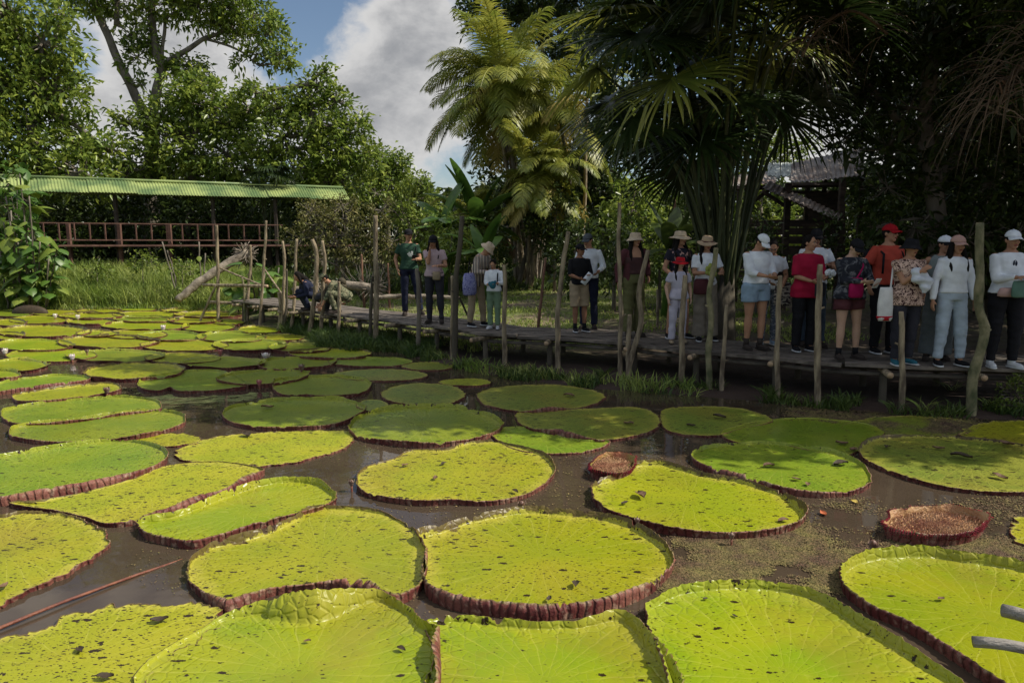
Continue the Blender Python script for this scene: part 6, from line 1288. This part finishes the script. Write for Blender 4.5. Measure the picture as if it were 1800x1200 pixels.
p = person(836, 573, 1.60, 55, 'person in a striped shirt and beige bucket hat bending over the child', ('long', 'striped_shirt', 1.95), ('pants', 'khaki'), 'black_cloth', hair='short', hat=('bucket', 'cream'), lean=24, hands=[(-.10, -.44, 1.06), (.14, -.42, 1.08)], head=(10, 38), hem=.80, feet=[(-.12, .05), (.14, -.10)])
bag(p, (-.26, -.06, .86), (.36, .14, .40), 'lavender_print', 'lavender patterned tote bag on the arm of the person in stripes', 'tote bag', [(-.30, -.06, 1.05), (-.26, -.06, 1.30), (-.20, -.06, 1.06)], 'tote_bag')
p = person(869, 577, 1.24, -14, 'child in a pale long sleeved shirt and sage green trousers looking down at a toy', ('long', 'white_cloth', 1.7), ('pants', 'sage'), 'shoe_white', hair='short', hands=[(-.07, -.28, 1.08), (.12, -.28, 1.12)], head=(0, 32), g=1.0)
prop('toy', 'teal', 'small dark teal toy in the hands of the child', 'toy', p['W']((.06, -.36, 1.12)), lambda m: (m.ell((0, 0, 0), (.06, .04, .07)), m.ell((.04, 0, .05), (.03, .03, .03)), m.ell((-.05, 0, .02), (.03, .02, .04))))
bag(p, (0, .17, 1.22), (.26, .14, .34), 'navy', 'small dark backpack on the child in sage trousers', 'backpack', [(.11, .10, 1.35), (.11, .02, 1.44), (.12, -.12, 1.36), (.12, -.12, 1.10)], 'backpack')
p = person(1042, 574, 1.68, -12, 'woman in a loose light blue top and dark trousers behind the boy, dark grey cap', ('long', 'white_cloth', 1.8), ('pants', 'navy'), 'boots', hair='short', hat=('cap', 'grey_cap'), hands=[(-.12, -.20, 1.08), (.18, -.22, 1.02)], head=(-30, 18), maxoff=1.3)
p = person(1017, 582, 1.50, 18, 'boy in a black T-shirt and khaki knee shorts holding a white packet', ('long', 'black_cloth', 1.0), ('bermuda', 'khaki'), 'black_cloth', 'skin_brown', hair='short', hat=('cap', 'black_cloth'), hands=[(-.10, -.26, 1.04), (.10, -.26, 1.12)], head=(25, 5), socks='black_cloth')
prop('packet', 'white_cloth', 'white snack packet held by the boy in khaki shorts', 'packet', p['W']((.02, -.33, 1.08)), lambda m: m.box((0, 0, 0), (.10, .03, .22), rot=Matrix.Rotation(R(38), 3, 'Y')))
p = person(1111, 590, 1.68, 16, 'woman in a brown strapless top, open maroon jacket, olive trousers, sunglasses and bucket hat', ('tube', 'brown_top'), ('highwaist', 'olive_cloth'), 'boots', hair='long', hat=('bucket', 'cream'), glasses=True, jacket='maroon', hands=[(-.28, .0, .88), (.30, .04, .98)], head=(12, 2), g=1.05)
p = person(1190, 594, 1.70, 18, 'tall woman in a wide cream sun hat and black floral T-shirt behind the girl', ('tee', 'floral_dark', .5), ('shorts', 'tan_cloth'), 'black_cloth', hair='long', hat=('sun', 'cream'), hands=[(-.20, -.20, .98), (.26, -.10, .95)], head=(22, 2), feet=[(-.17, .0), (.17, .0)])
p = person(1190, 603, 1.30, 10, 'girl in a red brimmed hat and pale lilac printed T-shirt and trousers', ('tee', 'lilac', .6, 'tee_print'), ('pants', 'lilac'), 'khaki', 'skin_pale', hair='long', hat=('straw', 'red_hat'), hands=[(-.24, -.04, .88), (.24, -.06, .90)], head=(10, 4), hem=.86)
p = person(1253, 596, 1.62, 4, 'woman in a straw hat, white T-shirt and wide tan trousers, face behind the peeling pole', ('tee', 'white_cloth', .7), ('wide', 'tan_trousers'), 'black_cloth', hair='long', hat=('straw', 'straw'), hands=[(-.11, -.27, 1.12), (.13, -.27, 1.12)], head=(0, 12), glasses=True, socks='white_cloth', maxoff=1.0)
bag(p, (-.15, -.15, .93), (.24, .10, .24), 'maroon', 'maroon waist bag worn over wide tan trousers', 'bag', [(.17, .0, 1.03), (.05, -.13, 1.01), (-.12, -.13, 1.02), (-.18, .0, 1.03)], st='maroon')
prop('fruit_bunch', 'yellow_green', 'pale green leafy bundle held by the woman with the maroon bag', 'plant bundle', p['W']((-.07, -.34, 1.20)), lambda m: [m.ell((random.uniform(-.06, .06), random.uniform(-.03, .03), random.uniform(-.05, .07)), (.035, .03, .045), n=8, k=6) for _ in range(12)])
p = person(1349, 606, 1.58, -6, 'person in a white T-shirt and patterned leggings half hidden behind the white cap', ('tee', 'white_cloth', .6), ('legging', 'pattern_leggings'), 'denim_light', hair='bun', hands=[(-.10, -.27, 1.02), (.14, -.25, .98)], head=(-10, 35), lean=4)
bag(p, (.17, -.13, .86), (.26, .12, .34), 'woven_bag', 'black and cream woven shoulder bag beside the denim shorts', 'bag', [(.24, -.10, 1.0), (.20, -.05, 1.30), (.14, .0, 1.42)])
p = person(1322, 613, 1.66, 20, 'woman in a white cap, loose white top and pale denim shorts looking at her phone', ('long', 'white_cloth', 1.45), ('shorts', 'denim_light'), 'boots', hair='short', hat=('cap', 'white_cloth', 'white_cloth', 'mark'), hands=[(-.06, -.34, 1.08), (.12, -.33, 1.08)], head=(12, 40), hem=.96, g=1.16, feet=[(-.09, .03), (.09, -.06)], socks='boots')
phone(p, 1, 'dark phone of the woman in denim shorts')
p = person(1436, 604, 1.72, -6, 'person in a white T-shirt and jeans with a black cap, behind the red blouse', ('tee', 'white_cloth', .6), ('pants', 'denim'), 'boots', hair='short', hat=('cap', 'black_cloth'), glasses=True, hands=[(-.10, -.25, 1.1), (.14, -.26, 1.18)], head=(-8, 18), maxoff=1.28)
p = person(1408, 616, 1.62, 12, 'woman in a crimson blouse and black trousers with hands folded, bare headed', ('tee', 'red_blouse', .95), ('pants', 'black_cloth'), 'black_cloth', hair='short', hands=[(-.06, -.26, 1.04), (.14, -.28, 1.08)], head=(28, 2), hem=.78, g=1.14)
prop('paper_bundle', 'white_cloth', 'crumpled white paper held by the woman in crimson', 'paper', p['W']((.17, -.36, 1.14)), lambda m: [m.ell((random.uniform(-.04, .04), random.uniform(-.03, .03), random.uniform(-.03, .10)), (.04, .03, .04), n=6, k=4) for _ in range(8)], smooth=False)
bag(p, (.15, -.17, .95), (.17, .08, .20), 'charcoal', 'dark small bag at the hip of the woman in crimson', 'bag')
p = person(1543, 618, 1.76, 14, 'man in a red polo shirt, red cap and sunglasses with a black backpack', ('tee', 'red_polo', .7), ('pants', 'black_cloth'), 'black_cloth', hair='short', hat=('cap', 'red_hat'), glasses=True, hands=[(-.27, -.02, .90), (.27, -.02, .90)], head=(16, 0), g=1.16, maxoff=1.1)
bag(p, (0, .22, 1.20), (.36, .22, .46), 'black_cloth', 'black backpack on the man in the red polo', 'backpack', [(.15, .10, 1.35), (.14, .02, 1.45), (.15, -.14, 1.36), (.16, -.14, 1.10), (.18, .06, 1.0)], 'backpack')
prop('backpack_strap', 'black_cloth', 'black strap over the right shoulder of the man in the red polo', 'strap', p['pos'], lambda m: m.tube([tuple(p['W'](q)-p['pos']) for q in ((-.15, .10, 1.36), (-.14, .02, 1.455), (-.15, -.13, 1.36), (-.16, -.14, 1.10))], .017, 6))
p = person(1487, 630, 1.58, 10, 'person in a dark camouflage hoodie, black cap and shorts, looking at a phone', ('long', 'camo_dark', 1.95), ('shorts', 'maroon'), 'boots', 'skin_pale', hair='short', hat=('cap', 'black_cloth'), hands=[(-.02, -.28, 1.10), (.16, -.30, 1.08)], head=(8, 35), hem=.84, g=1.12, socks='black_cloth', feet=[(-.13, .0), (.13, -.02)])
bag(p, (-.03, -.17, 1.05), (.20, .09, .26), 'magenta', 'magenta pouch on the chest of the person in the dark hoodie', 'bag', [(-.02, -.15, 1.18), (.08, -.14, 1.36), (.10, .0, 1.44)], st='magenta'); phone(p, 1, 'pale phone held by the person in the dark hoodie', 'offwhite')
p = person(1641, 632, 1.60, -20, 'woman in a grey green sleeveless top and wide grey trousers, black and white cap', ('tank', 'grey_green'), ('wide', 'grey_wide'), 'boots', hair='short', hat=('cap', 'white_cloth', 'black_cloth'), hands=[(-.26, -.10, .98), (.24, .0, .90)], head=(28, 6), maxoff=1.0)
p = person(1583, 641, 1.56, 6, 'woman in a leaf print top and black hat holding a white cloth', ('tunic', 'leaf_print', .45), ('pants', 'charcoal'), 'teal', hair='short', hat=('bucket', 'black_cloth'), glasses=True, hands=[(.02, -.27, 1.28), (.24, -.06, .98)], head=(8, 6), g=1.16)
prop('folded_cloth', 'towel', 'white folded cloth held against the leaf print top', 'cloth', p['W']((.07, -.24, 1.24)), lambda m: (m.ell((0, 0, 0), (.15, .045, .09), Matrix.Rotation(R(38), 3, 'Y'), 20, 14), m.loft([(.04, 0, -.20, .03, .02), (.05, 0, -.1, .07, .035), (.05, 0, 0, .08, .03)], 16)), remesh=.012)
folds(bpy.data.objects['folded_cloth'], .022)
bag_o = bag(p, (-.30, -.04, .86), (.20, .08, .42), 'offwhite', 'cream tote bag with a red base beside the leaf print top', 'tote bag', [(-.24, -.04, 1.06), (-.20, .0, 1.30), (-.18, .02, 1.42)], 'tote_bag', 'offwhite')
tb = bag_o; m = MB(); m.loft([(0, 0, -.206, .084, .032), (0, 0, -.15, .107, .046)], 16); m.v = [tuple(p['Rz']@Vector(v)) for v in m.v]; m.build('base_panel', 'red_hat', tb)
p = person(1674, 646, 1.60, 0, 'woman in a pink cap, white long sleeved shirt and pale blue joggers', ('long', 'white_cloth', 1.96), ('jogger', 'sweat_blue'), 'black_cloth', 'skin_tan', hair='long', hat=('cap', 'pink_cap'), hands=[(-.29, -.04, .86), (.27, -.04, .84)], head=(0, 8), hem=.95, feet=[(-.13, .02), (.15, -.02)])
prop('sunglasses', 'eye_dark', 'sunglasses dangling from the hand of the woman in pale blue joggers', 'sunglasses', p['W']((.29, -.10, .74)), lambda m: (m.ell((-.03, 0, 0), (.028, .006, .022)), m.ell((.03, 0, 0), (.028, .006, .022)), m.tube([(-.06, 0, 0), (-.05, .1, .03)], .003, 5), m.tube([(.06, 0, 0), (.05, .1, .03)], .003, 5)))
p = person(1797, 636, 1.64, -14, 'person in a faded floral shirt and grey green cap, cut by the right edge', ('tee', 'floral_pale', .6), ('pants', 'charcoal'), 'boots', hair='short', hat=('cap', 'green_cap'), hands=[(-.26, -.03, .88), (.26, -.03, .88)], head=(-15, 0), g=1.05)
p = person(1757, 645, 1.66, -4, 'woman in a white cap, white top and black leggings with a pink waist pouch', ('long', 'white_cloth', 1.9), ('legging', 'black_cloth'), 'shoe_white', 'skin_tan', hair='short', hat=('cap', 'white_cloth', 'white_cloth'), hands=[(-.05, -.29, 1.14), (.06, -.29, 1.14)], head=(-4, 4), hem=.92, g=1.12, socks='white_cloth')
bag(p, (0, -.155, .985), (.38, .09, .11), 'pouch_pink', 'pink waist pouch of the woman with the white cap at the right', 'pouch'); bag(p, (.0, -.25, 1.03), (.16, .08, .20), 'bag_green', 'pale green bag held by the woman with the pink waist pouch', 'bag')
prop('sunglasses', 'navy', 'blue sunglasses hooked on the white neckline at the right', 'sunglasses', p['W']((-.01, -.138, 1.35)), lambda m: (m.ell((-.012, 0, 0), (.012, .005, .030)), m.ell((.014, -.006, -.004), (.013, .005, .030)), m.tube([(-.01, 0, .03), (0, -.004, .036), (.014, -.004, .028)], .004, 5)))
